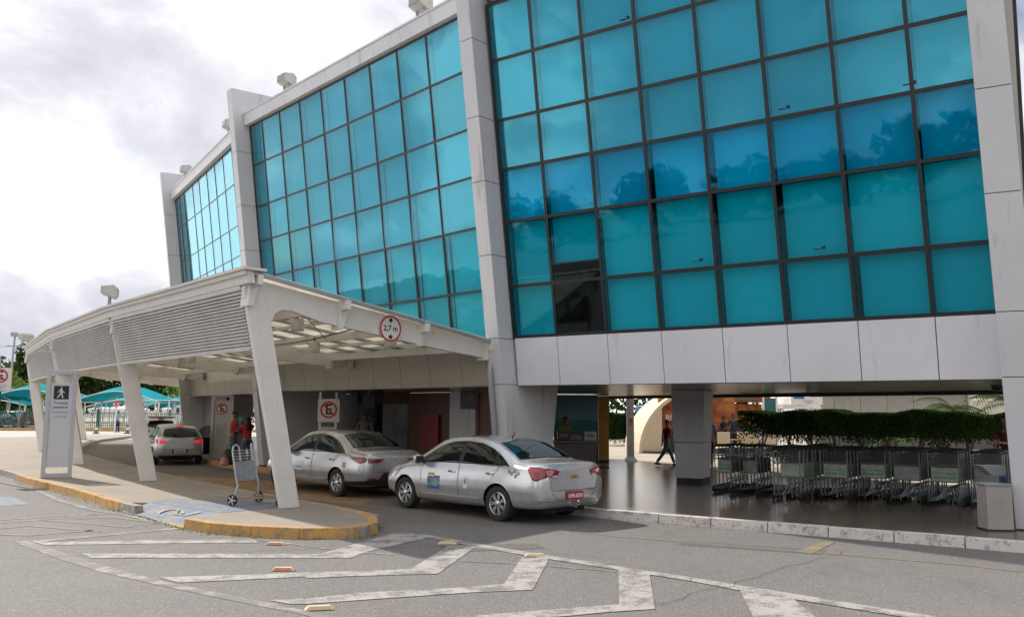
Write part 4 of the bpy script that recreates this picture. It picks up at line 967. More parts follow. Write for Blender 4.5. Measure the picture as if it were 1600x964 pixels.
        m = MB(); seam(m, bvh, [(-.62, .99), (-.55, .60), (-.50, .575), (.50, .575), (.55, .60), (.62, .99)], 'rear', .009, .003); m.build('boot_seam', M_SEAM, root)
        for s in (1, -1):
            if 'cobalt' in opts:
                # one lamp wrapping the corner: piece on the side and piece on the lid
                pbuild('tail_light', M_TAIL, root, bvh, [(-.955, .80), (-.88, .745), (-.82, .76), (-.70, .905)], [(-.955, .95), (-.86, .965), (-.76, .968), (-.66, .965)], 'side', .011, s, 14, 8, th=.012)
                pbuild('tail_light', M_TAIL, root, bvh, [(s*.64, .81), (s*.47, .82), (s*.41, .845)], [(s*.68, .945), (s*.47, .93), (s*.375, .91)], 'rear', .012, s, 12, 8, th=.014)
                pbuild('reverse_light', M_TAILC, root, bvh, [(s*.53, .806), (s*.42, .815)], [(s*.54, .835), (s*.41, .84)], 'rear', .021, s, 8, 3, th=.004)
            else:
                pbuild('tail_light', M_TAIL, root, bvh, [(-.93, .80), (-.86, .77), (-.80, .775), (-.50, .875)], [(-.93, .885), (-.84, .895), (-.70, .90), (-.48, .905)], 'side', .010, s, 12, 6, th=.01)
                pbuild('tail_light', M_TAIL, root, bvh, [(s*.68, .775), (s*.45, .78), (s*.34, .83)], [(s*.68, .865), (s*.45, .86), (s*.30, .855)], 'rear', .012, s, 12, 6, th=.012)
                pbuild('turn_light', M_TAILC, root, bvh, [(-.86, .895), (-.48, .905)], [(-.84, .945), (-.52, .93)], 'side', .010, s, 12, 4, th=.01)
                pbuild('turn_light', M_TAILC, root, bvh, [(s*.68, .868), (s*.34, .86)], [(s*.66, .93), (s*.42, .905)], 'rear', .012, s, 10, 4, th=.01)
            pbuild('headlight', M_HEAD, root, bvh, [(2.95, .62), (3.35, .55)], [(2.78, .79), (3.34, .66)], 'side', .006, s, 10, 6)
        if 'cobalt' in opts:
            m = MB(); seam(m, bvh, [(-.82, .40), (0, .38), (.82, .40)], 'rear', .006, .003); seam(m, bvh, [(-.52, .545), (-.40, .42), (.40, .42), (.52, .545)], 'rear', .008, .003); m.build('bumper_seam', M_SEAM, root)
            plate(root, M_PLR, -1.005, 0, .49, 'OFB-0293', M_SWHITE)
            lg = MB()   # gold bow-tie badge
            for y0, y1, z0, z1 in ((-.085, .085, .79, .82), (-.035, .035, .775, .835)):
                vs, fs = patch(bvh, [(y0, z0), (y1+.012, z0)], [(y0-.012, z1), (y1, z1)], 'rear', .012, 4, 2); lg.add(vs, fs)
            lg.build('badge', P('gold_badge', (.55, .36, .10), .3, .7), root, solid=.008)
            part('tow_hook', M_CHROME, root, lambda m: (m.tube([(-.85, 0, .3), (-1.03, 0, .29), (-1.07, 0, .34)], .018, 8), m.lathe([(.001, .36), (.022, .365), (.026, .385), (.018, .405), (.001, .41)], c=(-1.07, 0, 0), n=12)))
        else:
            pbuild('lower_bumper', M_ARCH, root, bvh, [(-.74, .30), (0, .30), (.74, .30)], [(-.74, .40), (-.40, .43), (-.30, .56), (.30, .56), (.40, .43), (.74, .40)], 'rear', .006, 1, 30, 6)
            for s in (1, -1): pbuild('lower_bumper', M_ARCH, root, bvh, [(-.90, .30), (-.36, .27)], [(-.90, .40), (-.36, .37)], 'side', .006, s, 10, 4); pbuild('reflector', M_TAIL, root, bvh, [(s*.70, .41), (s*.48, .42)], [(s*.68, .445), (s*.50, .45)], 'rear', .009, s, 6, 2)
            plate(root, M_PLR, -.985, 0, .49, 'OGG', M_SWHITE)
            part('badge', M_CHROME, root, lambda m: (m.lathe([(.03, 0), (.045, .006), (.045, 0)], c=V(bvh.ray_cast(V((-4, 0, .85)), V((1, 0, 0)))[0])+V((-.014, 0, 0)), n=20, M=Matrix.Rotation(pi/2, 3, 'Y'))))
        bt = pbuild('belt_chrome', M_CHROME, root, bvh, [(-.2, .955), (2.3, .925)], [(-.2, .965), (2.3, .935)], 'side', .008, 1, 30, 1)
    if kind == 'hatch':
        pbuild('window_trim', M_TRIM, root, bvh, [(-.62, 1.06), (-.45, 1.005), (0, .985), (.45, 1.005), (.62, 1.06)], [(-.52, 1.30), (0, 1.36), (.52, 1.30)], 'rear', .003, 1, 22)
        glass('rear_window', [(-.58, 1.07), (-.42, 1.025), (0, 1.0), (.42, 1.025), (.58, 1.07)], [(-.49, 1.285), (0, 1.345), (.49, 1.285)], 'rear', nu=22)
        pbuild('windscreen', M_CGLASS, root, bvh, [(-.62, 1.03), (0, 1.06), (.62, 1.03)], [(-.50, 1.36), (0, 1.41), (.50, 1.36)], 'front', .006)
        pbuild('tailgate', paint_, root, bvh, [(-.46, .60), (0, .585), (.46, .60)], [(-.53, 1.0), (0, .98), (.53, 1.0)], 'rear', .004, 1, 20, 12)
        m = MB(); seam(m, bvh, [(-.57, 1.08), (-.50, .60), (-.42, .57), (.42, .57), (.50, .60), (.57, 1.08)], 'rear', .009, .003); seam(m, bvh, [(-.78, .60), (-.5, .58)], 'rear', .008, .003); seam(m, bvh, [(.78, .60), (.5, .58)], 'rear', .008, .003); m.build('tailgate_seam', M_SEAM, root)
        for s in (1, -1):
            lit = M_BRAKE if 'brake' in opts else M_TAIL
            pbuild('tail_light', lit, root, bvh, [(s*.70, .77), (s*.46, .80)], [(s*.68, .92), (s*.50, .895)], 'rear', .012, s, 12, 6, th=.01)
            pbuild('tail_light', lit, root, bvh, [(-.66, .78), (-.50, .84)], [(-.62, .93), (-.44, .95)], 'side', .010, s, 8, 5, th=.01)
            pbuild('headlight', M_HEAD, root, bvh, [(2.75, .64), (3.08, .58)], [(2.6, .8), (3.08, .70)], 'side', .006, s, 10, 6)
        pbuild('high_brake_light', M_BRAKE if 'brake' in opts else M_TAIL, root, bvh, [(-.13, 1.375), (.13, 1.375)], [(-.12, 1.41), (.12, 1.41)], 'rear', .012, 1, 6, 2, th=.012)
        pbuild('lower_bumper', M_ARCH, root, bvh, [(-.72, .30), (0, .29), (.72, .30)], [(-.72, .36), (0, .36), (.72, .36)], 'rear', .006, 1, 24, 4)
        plate(root, M_PLG, -.745, .0, .50, 'PSL-8718' if 'brake' in opts else '', M_BLK, w=.40)
        pbuild('plate_recess', M_SEAM, root, bvh, [(-.24, .42), (.24, .42)], [(-.28, .58), (.28, .58)], 'rear', .003, 1, 8, 4)
    if kind == 'van':
        glass('rear_window', [(-.66, 1.25), (.66, 1.25)], [(-.60, 1.85), (.60, 1.85)], 'rear')
        pbuild('windscreen', M_CGLASS, root, bvh, [(-.70, 1.2), (.70, 1.2)], [(-.62, 1.9), (.62, 1.9)], 'front', .006)
        for s in (1, -1):
            pbuild('tail_light', M_TAIL, root, bvh, [(s*.80, .8), (s*.70, .8)], [(s*.78, 1.15), (s*.69, 1.15)], 'rear', .01, s, 4, 6, th=.01)
            pbuild('headlight', M_HEAD, root, bvh, [(3.4, .75), (3.85, .70)], [(3.3, .95), (3.85, .85)], 'side', .006, s, 8, 5)
    # door mirrors
    mx_ = {'sedan': 2.08, 'hatch': 2.0, 'van': 2.75}[kind]; mz = {'sedan': .99, 'hatch': 1.02, 'van': 1.3}[kind]; mw = {'sedan': .86, 'hatch': .85, 'van': .96}[kind]
    for s in (1, -1):
        if 'open' in opts and s == -1: continue
        mr = part('door_mirror', paint_ if kind != 'van' else M_BLACK, root, lambda m: m.lathe([(.01, -.105), (.07, -.09), (.092, -.03), (.092, .04), (.065, .09), (.01, .105)], c=(mx_, s*(mw+.10), mz), n=14, M=Matrix(((.55, 0, 0), (0, 0, 1), (0, 1, 0)))), smooth=True)
        part('mirror_base', M_BLACK, mr, lambda m: (m.box((mx_+.02, s*(mw-.01), mz-.05), (.09, .12, .05)), m.box((mx_-.035, s*(mw+.10), mz), (.04, .17, .12))))
    if kind == 'sedan': part('antenna', M_BLACK, root, lambda m: m.tube([(.55, 0, 1.42), (.45, 0, 1.54)], [.012, .005], 6))
    # plain cabin so that the glass shows something behind it
    m = MB()
    if kind != 'van':
        for y in (-.36, .36):
            m.box((1.15, y, .82), (.12, .46, .55)); m.box((1.15, y, 1.16), (.09, .24, .14)); m.box((.28, y, .84), (.12, .5, .5)); m.box((.24, y, 1.13), (.08, .24, .12))
        m.box((1.95, 0, .87), (.3, 1.3, .12))
    else: m.box((1.6, 0, 1.2), (.15, 1.4, .6))
    m.build('seats', M_DARKIN, root)
    return root, bvh, body
def hdl(door, bvh, x, z, s):
    h = bvh.ray_cast(V((x, 3*s, z)), V((0, -s, 0)))[0]; y = h.y
    part('door_handle', M_CHROME, door, lambda m: m.tube([(x-.085, y+.012*s, z), (x-.06, y+.036*s, z+.006), (x, y+.042*s, z+.009), (x+.06, y+.036*s, z+.006), (x+.085, y+.012*s, z)], [.012, .015, .016, .015, .012], 8), smooth=True)
HEAD = atan2(.74, -.67)
t1, bv1, _ = car('sedan', 'taxi_sedan', 'silver taxi sedan at the kerb with gold badge and plate OFB-0293, rearmost in the queue', 'silver taxi sedans queued in the lane', (-.24+.74*.865*1.0, 15.75+.67*.865, 0), HEAD, M_SILVER, (1.04, 1, .985), ('cobalt',))
q_ = G(524, 776, 0)
t2, bv2, _ = car('sedan', 'taxi_sedan', 'silver taxi under the canopy with clear and red tail lights, between column and rear taxi', 'silver taxi sedans queued in the lane', (q_.x+.74*.865, q_.y+.67*.865, 0), HEAD+.0, M_SILV2, (1.03, 1, .985), ())
# stickers on the near flanks of the taxis
def sticker(root, bvh, x0, x1, z0, z1, m, name='sticker', off=.007, side=1): return pbuild(name, m, root, bvh, [(x0, z0), (x1, z0)], [(x0, z1), (x1, z1)], 'side', off, side, 4, 4)
M_STY = P('sticker_yellow', (.62, .58, .14), .4); M_STB = P('sticker_blue', (.07, .12, .34), .4, var=.35, vscale=9); M_STG = P('sticker_green_scene', (.16, .28, .30), .4, var=.9, vscale=14); M_STW = P('sticker_white', (.72, .74, .74), .4)
sticker(t1, bv1, 1.54, 1.90, .45, .70, M_STB); sticker(t1, bv1, 1.55, 1.89, .51, .64, M_STG, off=.0075); sticker(t1, bv1, 1.70, 1.90, .68, .745, M_STY, off=.008)
y_ = bv1.ray_cast(V((1.7, 3, .74)), V((0, -1, 0)))[0].y
text('TAXI', .07, (1.80, y_+.011, .712), t1, M_BLK, 'sticker_lettering', rot=(pi/2, 0, pi), bold=.003)
sticker(t1, bv1, .76, .87, .52, .72, M_STW); sticker(t1, bv1, .79, .84, .60, .68, P('sticker_green', (.12, .25, .14), .5), off=.008)
y_ = bv1.ray_cast(V((-.33, 3, .83)), V((0, -1, 0)))[0].y
for dx, dz, ww in ((-.10, .0, .05), (-.02, .03, .07), (.05, -.015, .06), (-.05, -.05, .05), (.12, .02, .05)): sticker(t1, bv1, -.42+dx, -.42+dx+ww, .83+dz, .83+dz+.06, M_STG, 'flower_decal', .006)
sticker(t2, bv2, 1.42, 1.74, .52, .72, M_STW); sticker(t2, bv2, 1.44, 1.72, .55, .62, P('sticker_teal', (.15, .42, .45), .4), off=.0075)
for dx in (0, .07): sticker(t2, bv2, -.36+dx, -.33+dx, .66, .78, P('sticker_green', (.12, .25, .14), .5), 'flower_decal')
h_ = G(242, 726, 0)
hh = atan2(cos(radians(27)), -sin(radians(27)))
ux, uy = cos(hh-pi/2), sin(hh-pi/2)
t3, bv3, _ = car('hatch', 'hatchback_car', 'silver hatchback with red brake lights on and its right front door open', 'cars in the lane beyond the taxis', (h_.x+ux*.80-.12, h_.y+uy*.80, 0), hh, M_SILVER, (1, .93, .93), ('brake', 'open'))
# open door: panel, frame and glass swung out on the right side
def open_door(root):
    m = MB(); e = MB(); ang = radians(40); hx, hy = 2.05, -.85
    def W_(s, z, o=0):   # s backwards from the hinge
        return V((hx-cos(ang)*s+sin(ang)*o*-1, hy-sin(ang)*s+cos(ang)*o, z))
    pan = [(0, .28), (1.0, .26), (1.04, .6), (1.05, .96), (0, .93)]
    m.extr([W_(s, z) for s, z in pan], W_(0, 0, .06)-W_(0, 0, 0)); d_ = m.build('front_door', M_SILVER, root, bevel=.01)
    e.extr([W_(s, z, .061) for s, z in [(.03, .31), (.97, .29), (1.01, .6), (1.02, .94), (.03, .91)]], W_(0, 0, .05)-W_(0, 0, 0)); e.build('door_lining', M_TRIM, d_, bevel=.01)
    f = MB(); f.tube([W_(.02, .93, .03), (W_(.40, 1.25, .03)), W_(.66, 1.36, .03), W_(1.0, 1.37, .03), W_(1.05, .95, .03)], .022, 6); f.build('window_frame', M_TRIM, d_)
    g = MB(); g.add([W_(s, z, .03) for s, z in [(.03, .93), (.40, 1.24), (.66, 1.35), (1.0, 1.36), (1.04, .95)]], [(0, 1, 2, 3, 4)]); g.build('door_glass', M_LGLASS, d_)
open_door(t3)
# ============================================================ PLANTS
def leaves(m, c, rad, n, size, rnd, shell=.55, flat=1.0):
    for _ in range(n):
        while True:
            p = V((rnd.uniform(-1, 1), rnd.uniform(-1, 1), rnd.uniform(-1, 1)))
            if shell < p.length <= 1 or (p.length < 1 and rnd.random() < .25): break
        p = V((p.x*rad[0], p.y*rad[1], p.z*rad[2]))+c
        a = V((rnd.gauss(0, 1), rnd.gauss(0, 1), rnd.gauss(0, .7))).normalized(); b_ = a.orthogonal().normalized(); b_ = (b_*cos(rnd.uniform(0, 6.3))+a.cross(b_)*sin(rnd.uniform(0, 6.3))).normalized(); c_ = a.cross(b_)
        s = size*rnd.uniform(.6, 1.3)
        m.add([p-b_*s, p-c_*s*.45, p+b_*s, p+c_*s*.45], [(0, 1, 2, 3)])
def tree(label, loc, h, r, seed, n=2600, leaf=.3, m_=None, group=None, trunk_h=.35, squash=.75):
    rnd = random.Random(seed); o = thing('tree', label, 'tree', loc, rnd.uniform(0, 6), group); m = MB(); k = MB()
    th = h*trunk_h; k.tube([(0, 0, 0), (.05*h*.1, 0, th*.5), (0, .05, th), (.1, 0, h*.6)], [h*.03, h*.024, h*.02, h*.008], 8)
    nc = 15
    for i in range(nc):
        a = rnd.uniform(0, 6.28); d = r*sqrt(rnd.random())*.78; z = th+(h-th)*rnd.uniform(.15, .85); sc = r*rnd.uniform(.30, .50)*(1.15-.4*abs(z/h-.6))
        c_ = V((cos(a)*d*(1.1-.5*(z-th)/(h-th)), sin(a)*d*(1.1-.5*(z-th)/(h-th)), z)); leaves(m, c_, (sc, sc, sc*squash), n//nc, leaf, rnd)
        k.tube([(0, 0, th*rnd.uniform(.6, 1)), tuple(c_*.6+V((0, 0, th*.35))), tuple(c_)], [h*.012, h*.008, h*.004], 5)
    m.build('crown', m_ or M_LEAF, o); k.build('trunk', M_BARK, o, smooth=True); return o
rt_ = random.Random(5)
for i in range(11):
    x = -98+i*7.2+rt_.uniform(-1.5, 1.5); Yd = rt_.uniform(112, 128)
    tree('dark leafy tree of the wood beyond the car park', (x, Yd, .1), rt_.uniform(8.5, 10.5), rt_.uniform(5, 6.5), 20+i, 2600, .42, group='dark trees beyond the car park', trunk_h=.16, squash=.9)
tree('bright green bush-like tree behind the shade sails at the far left', (-53.5, 97, .1), 5.6, 4.2, 41, 2400, .3, M_LEAFL, trunk_h=.15)
tree('small light green tree behind the white van', (-37, 104, .1), 5, 3, 42, 1500, .26, M_LEAFL, trunk_h=.2)
# trees across the forecourt, behind the photographer, mirrored in the glass
for i in range(22):
    a = -1.3+i*.125; D = 135+rt_.uniform(-8, 8)
    tree('leafy tree across the forecourt mirrored in the glass', (sin(a)*D*1.15-12, -cos(a)*D+10, 0), rt_.uniform(13, 17), rt_.uniform(9, 11.5), 60+i, 2400, 1.0, group='trees across the forecourt', trunk_h=.06)
def hedge(label, a, b, z0, z1, w, n, leaf=.05, seed=1, stems=True, light=None):
    rnd = random.Random(seed); a = V(a); b = V(b); o = thing('hedge', label, 'hedge', (a.x, a.y, .14)); L = (b-a).length; t = (b-a)/L; nn2 = V((-t.y, t.x)); m = MB(); k = MB()
    for _ in range(n):
        s = rnd.uniform(-.02, 1.02)*L; u = rnd.uniform(-1, 1); zz = rnd.random()**.6
        e = rnd.random()
        if e < .4: zz = 1-abs(rnd.gauss(0, .04))
        elif e < .75: u = (1 if u > 0 else -1)*(1-abs(rnd.gauss(0, .06)))
        hh = z1+.05*sin(s*2.1+seed)+.03*sin(s*5.3); bot = z0+.12*sin(s*3.1)+.08*sin(s*7.7)
        p = t*s+nn2*(u*w/2); p = V((p.x, p.y, bot+(hh-bot)*zz-.14))
        q = V((rnd.gauss(0, 1), rnd.gauss(0, 1), rnd.gauss(0, 1))).normalized(); r_ = q.orthogonal().normalized(); c_ = q.cross(r_); sz = leaf*rnd.uniform(.6, 1.4)
        m.add([p-r_*sz, p-c_*sz*.4, p+r_*sz, p+c_*sz*.4], [(0, 1, 2, 3)])
    # dense dark core
    cm = MB(); c0_ = [t*(.07*L)-nn2*w*.22, t*(.95*L)-nn2*w*.22, t*(.95*L)+nn2*w*.22, t*(.07*L)+nn2*w*.22]
    m.hexa([(p.x, p.y, z0+.2-.14) for p in c0_]+[(p.x, p.y, z1-.14-.14) for p in c0_])
    m.build('foliage', M_HEDGE, o)
    if stems:
        for i in range(int(L/.75)):
            s = (i+.5)*.75+rnd.uniform(-.15, .15); p = t*s; top = z0-.14+.25
            if i >= 12: break
            k = MB(); k.tube([(p.x, p.y, 0), (p.x+rnd.uniform(-.05, .05), p.y, top*.4), (p.x+rnd.uniform(-.1, .1), p.y, top)], [.045, .035, .03], 6)
            for _ in range(4):
                a_ = rnd.uniform(0, 6.3); k.tube([(p.x, p.y, top*rnd.uniform(.25, .6)), (p.x+cos(a_)*.3, p.y+sin(a_)*.2, top+.1)], [.02, .01], 5)
            k.build('stem', M_BARK, o)
    return o
hedge('long clipped hedge on bare stems behind the rows of luggage trolleys', (7.7, 28.9), (14.6, 23.6), 1.02, 1.93, 1.5, 56000, .045, 3)
hedge('low shrub border added to darken the ground behind the trolleys', (8.6, 29.3), (15.3, 24.2), .16, .85, 1.0, 16000, .055, 5, stems=False)  # added shrubs, stand in for the dark shade behind the trolley rows
hedge('clipped green hedge between the orange column and the cream arch', (4.6, 47), (9.0, 49.5), .25, 1.78, .9, 12000, .07, 8, stems=False)
def palm(label, loc, h, seed, n=16, L=1.8, m_=None):
    rnd = random.Random(seed); o = thing('palm_tree', label, 'palm', loc); k = MB(); k.tube([(0, 0, 0), (.05, 0, h*.5), (0, 0, h)], [.12, .09, .08], 8); k.build('trunk', M_BARK, o, smooth=True); m = MB()
    for i in range(n):
        a = 2*pi*i/n+rnd.uniform(-.2, .2); up_ = rnd.uniform(.2, 1.1); l_ = L*rnd.uniform(.8, 1.15); prev = None
        for j in range(12):
            u = j/11; r = l_*u*cos(up_*(1-u*.5)); z = h+l_*(u*sin(up_)-u*u*.75)
            p = V((cos(a)*r, sin(a)*r, z)); tn = V((-sin(a), cos(a), 0)); w = .42*sin(pi*min(1, u*.9+.08))*L/1.8
            if prev is not None:
                dr = (p-prev); 
                for s in (-1, 1):
                    for q in (.25, .75):
                        b0 = prev.lerp(p, q); tip = b0+tn*s*w+dr*.8+V((0, 0, -w*.45)); m.add([b0, b0+dr*.28, tip], [(0, 1, 2)])
            prev = p
    m.build('fronds', m_ or M_LEAF, o); return o
palm('dark green palm by the annex at the right, nearest the pillar', (17.0, 30.5, .14), 2.1, 3)
palm('slimmer palm to the left above the hedge end', (14.6, 29.8, .14), 1.95, 9, 13, 1.5)
palm('low bright palm behind the hedge stems', (12.3, 29.0, .14), .9, 12, 12, 1.0, M_LEAFL)
# ============================================================ CAR PARK AT THE LEFT
def tent(label, loc, w, d, rise, z0, rz=0):
    o = thing('shade_sail', label, 'shade tent', loc, rz, 'teal shade sails over the car park'); m = MB(); n = 14
    vs = []
    for i in range(n+1):
        for j in range(n+1):
            u, v = i/n*2-1, j/n*2-1; pull = 1-.10*(1-u*u)*abs(v)**3; pull2 = 1-.10*(1-v*v)*abs(u)**3
            vs.append((u*w/2*pull2, v*d/2*pull, z0+rise*(1-abs(u)**1.6)*(1-.35*v*v)-.1*(1-u*u)*abs(v)))
    m.add(vs, [(i*(n+1)+j, (i+1)*(n+1)+j, (i+1)*(n+1)+j+1, i*(n+1)+j+1) for i in range(n) for j in range(n)]); m.build('canopy', M_TENT, o, smooth=2, solid=.02)
    for sx in (-1, 1):
        for sy in (-1, 1):
            p = V((sx*w/2*.97, sy*d/2*.97, 0)); part('post', M_WHITE, o, lambda m: m.tube([p, p+V((0, 0, z0))], .07, 8))
    for v in (-.98, .98): part('arch_frame', M_WHITE, o, lambda m: m.tube([(u*w/2, v*d/2, z0-.06+rise*(1-abs(u)**1.6)*(1-.35*v*v)) for u in [k/6-1 for k in range(13)]], .05, 6))
    return o
TN = [('large teal shade sail at the left edge behind the square sign', (-49.5, 84, .1), 9, 6, 1.7, 2.5), ('teal shade sail behind the tall pedestrian pylon', (-42.6, 82, .1), 7.6, 6, 1.55, 2.45), ('teal shade sail seen between the second and third columns', (-35.2, 83, .1), 8, 6, 1.5, 2.35),
      ('smaller teal shade sail farther back between two columns', (-41.5, 99, .1), 8, 6, 1.2, 1.9), ('farther teal sail with white frame near the white van', (-34.5, 96, .1), 8, 6, 1.2, 1.9), ('lower teal sail over the green pickup', (-54, 95, .1), 9, 6, 1.1, 2.0)]
for a in TN: tent(*a)
fn = thing('metal_fence', 'dark green bar fence along the edge of the car park', 'fence', (-60, 74.6, .2))
part('fence_rail', M_GCAR, fn, lambda m: (m.box((17, .35, 1.25), (36, .05, .05), .02), m.box((17, .35, .22), (36, .05, .05), .02)))
part('fence_bars', M_GCAR, fn, lambda m: [m.box((-1+i*.155, .35+(-18+i*.155)*.02, .72), (.03, .03, 1.3)) for i in range(232)])['kind'] = 'stuff'
for i in range(13): part('fence_post', M_GCAR, fn, lambda m: m.box((-.9+i*2.95, .35+(-18+i*2.95)*.02, .8), (.16, .16, 1.6)))
fr_ = thing('white_rail_frame', 'white tubular carport frame beside the white van', 'frame', (-31.2, 79, .1))
part('frame_tube', M_WHITE, fr_, lambda m: [m.tube([(x, 0, 0), (x, 0, 2.5)], .05, 6) for x in (-3.4, -2.3, -1.1, 0, 1.2, 2.2)]+[m.tube([(-3.5, 0, z), (2.3, 0, z)], .05, 6) for z in (1.35, 2.5)])
fr2 = thing('white_rail_frame', 'long row of white slanting carport posts behind the fence', 'frame', (-43, 86, .1))
for i in range(11): part('post', M_WHITE, fr2, lambda m: m.tube([(i*1.0, 0, 0), (i*1.0+.35, 0, 2.3)], .055, 6))
part('frame_tube', M_WHITE, fr2, lambda m: m.tube([(0, 0, 2.3), (11, 0, 2.3)], .05, 6))
def far_car(kind, nm, label, loc, rz, m_): return car(kind, nm, label, 'parked cars under the shade sails', loc, rz, m_)[0]
far_car('hatch', 'parked_car', 'green car parked under the left shade sail, front one', (-45.6, 79.5, .1), pi/2+.1, M_GCAR)
far_car('hatch', 'parked_car', 'pale teal car just behind the green one at the left', (-47.6, 86, .1), pi/2, carpaint('teal_car_paint', (.12, .40, .38), .2))
far_car('hatch', 'parked_car', 'dark red car parked behind the fence beside the leaning column', (-42.2, 79.6, .1), pi/2, M_RCAR)
far_car('sedan', 'parked_car', 'white car parked far back near the leaning left column', (-43.6, 88, .1), pi/2+.3, M_WCAR)
far_car('van', 'parked_van', 'white van parked behind the white frame', (-31.3, 86, .1), .35, M_WCAR)
far_car('sedan', 'parked_car', 'black pickup-like car at the far left edge behind the fence', (-50.8, 81, .1), .1, M_DCAR)
wc = car('hatch', 'white_car', 'white car with its boot lid raised ahead of the silver hatchback', None, (-16.75, 43.2, 0), radians(112), M_WCAR)[0]
if 'group' in wc: del wc['group']
part('raised_boot_lid', M_WCAR, wc, lambda m: m.hexa([(-.50, -.58, 1.40), (-.50, .58, 1.40), (-.95, .60, 1.50), (-.95, -.60, 1.50), (-.50, -.58, 1.46), (-.50, .58, 1.46), (-.95, .60, 1.56), (-.95, -.60, 1.56)]), bevel=.03)
def cone(label, loc):
    o = thing('traffic_cone', label, 'cone', loc, 0, 'cones along the fence'); part('base', M_BLACK, o, lambda m: m.box((0, 0, .03), (.38, .38, .06))); part('cone_body', M_GCAR, o, lambda m: m.lathe([(.16, .06), (.03, .72)], n=14)); part('band', M_SWHITE, o, lambda m: m.lathe([(.121, .30), (.085, .46)], n=14))
cone('green and white cone left of the man by the fence', tuple(G(150, 677.5, 0)))
cone('green and white cone right of the man by the fence', tuple(G(199, 677.5, 0)))
# utility poles and wires
up1 = thing('utility_pole', 'tall grey utility pole with a lamp head above the square sign', 'pole', (-52, 93, 0))
part('pole_shaft', M_GREYM, up1, lambda m: m.tube([(0, 0, 0), (.3, 0, 9.2)], [.16, .10], 8)); part('lamp_head', M_GREYM, up1, lambda m: m.box((.3, -.1, 9.4), (.45, .7, .4))); part('crossarm', M_GREYM, up1, lambda m: m.box((.25, 0, 8.2), (1.5, .1, .1)))
up2 = thing('utility_pole', 'thinner second utility pole left of the lamp pole', 'pole', (-54.2, 95, 0)); part('pole_shaft', M_GREYM, up2, lambda m: m.tube([(0, 0, 0), (0, 0, 7.3)], [.14, .09], 8))
wr = MB()
for (a, b_) in (((-51.8, 93, 8.2), (-20, 130, 9.5)), ((-51.8, 93, 8.2), (-75, 90, 9.6)), ((-51.7, 93, 7.6), (-20, 130, 8.9))):
    a, b_ = V(a), V(b_); wr.tube([a.lerp(b_, t/10)+V((0, 0, -1.0*sin(pi*t/10))) for t in range(11)], .02, 4)
o = wr.build('overhead_wires', M_BLACK); tag(o, 'thin overhead wires running from the utility pole', 'wires')
# ============================================================ SIGNS
def ring(m, c, r0_, r1_, y, n=40): m.add([V((c[0]+r*cos(2*pi*k/n), y, c[1]+r*sin(2*pi*k/n))) for r in (r0_, r1_) for k in range(n)], [(k, (k+1) % n, n+(k+1) % n, n+k) for k in range(n)])
def noparking(root, c, r, y):   # white disc, black E, red ring and slash, drawn on the face at depth y (towards -y)
    part('sign_disc', M_SWHITE, root, lambda m: m.add([V((c[0]+r*.98*cos(2*pi*k/40), y, c[1]+r*.98*sin(2*pi*k/40))) for k in range(40)], [list(range(40))]))
    text('E', r*1.75, (c[0], y-.002, c[1]), root, M_BLK, 'letter', bold=r*.03)
    part('red_ring', M_RED, root, lambda m: ring(m, c, r*.78, r, y-.004))
    w = r*.11; part('red_slash', M_RED, root, lambda m: m.add([V((c[0]+x*r*.8, y-.0055, c[1]+z*r*.8)) for x, z in ((-.707-.1, .707-.1), (-.707+.1, .707+.1), (.707+.1, -.707+.1), (.707-.1, -.707-.1))], [(0, 1, 2, 3)]))
def face(p): return atan2(p[1], p[0])-pi/2   # local -y looks back at the viewer's side
pb = G(87.5, 746, .155)
s1 = thing('pedestrian_pylon', 'tall grey framed pylon with walking figure and Travessia pedestres lettering', 'sign', tuple(pb), face(pb)+.0)
part('frame', M_SGREY, s1, lambda m: (m.box((-.30, 0, 1.34), (.10, .16, 2.68)), m.box((.30, 0, 1.34), (.10, .16, 2.68)), m.box((0, 0, 2.63), (.498, .158, .10)), m.box((0, 0, .06), (.498, .158, .12))), bevel=.006)
part('panel', P('pylon_panel', (.62, .63, .68), .35, 0, .03), s1, lambda m: m.box((0, -.0, 1.31), (.494, .09, 2.10)))
part('pictogram_square', M_BLK, s1, lambda m: m.box((.0, -.047, 2.12), (.34, .008, .34)))
def walker(m):
    y = -.0525; pl = lambda pts: m.add([V((x*.34, y, 2.12+z*.34)) for x, z in pts], [list(range(len(pts)))])
    pl([(.0+.055*cos(a*pi/6), .36+.055*sin(a*pi/6)) for a in range(12)]); pl([(-.07, .28), (.06, .28), (.08, .1), (.06, -.04), (-.07, -.04), (-.08, .1)])
    pl([(-.07, .0), (.0, -.04), (-.06, -.2), (-.22, -.4), (-.29, -.38), (-.14, -.18)]); pl([(.0, -.03), (.07, .0), (.10, -.2), (.15, -.41), (.07, -.42), (.02, -.2)]); pl([(-.07, .27), (-.05, .2), (-.14, .1), (-.20, -.02), (-.25, .0), (-.18, .14)]); pl([(.05, .27), (.08, .14), (.15, .07), (.23, .04), (.21, -.02), (.12, .01), (.04, .08)])
part('walking_figure', M_SWHITE, s1, walker)
M_TXT = P('sign_text_grey', (.12, .12, .14), .5); M_TXT2 = P('sign_text_pale', (.30, .30, .33), .5)
for k, (t_2, mm) in enumerate((('Travessia', M_TXT), ('pedestres', M_TXT), ('Pedestrian', M_TXT2), ('crossing', M_TXT2))): text(t_2, .088, (.0, -.047, 1.86-k*.105-(.02 if k > 1 else 0)), s1, mm, 'lettering', bold=.002 if k < 2 else 0, sx=1.0)
pb = G(344, 716.5, .15)
s2 = thing('no_stopping_pylon', 'grey framed pylon with crossed out E and sideways lettering by the wall', 'sign', tuple(pb), face(pb)-.25)
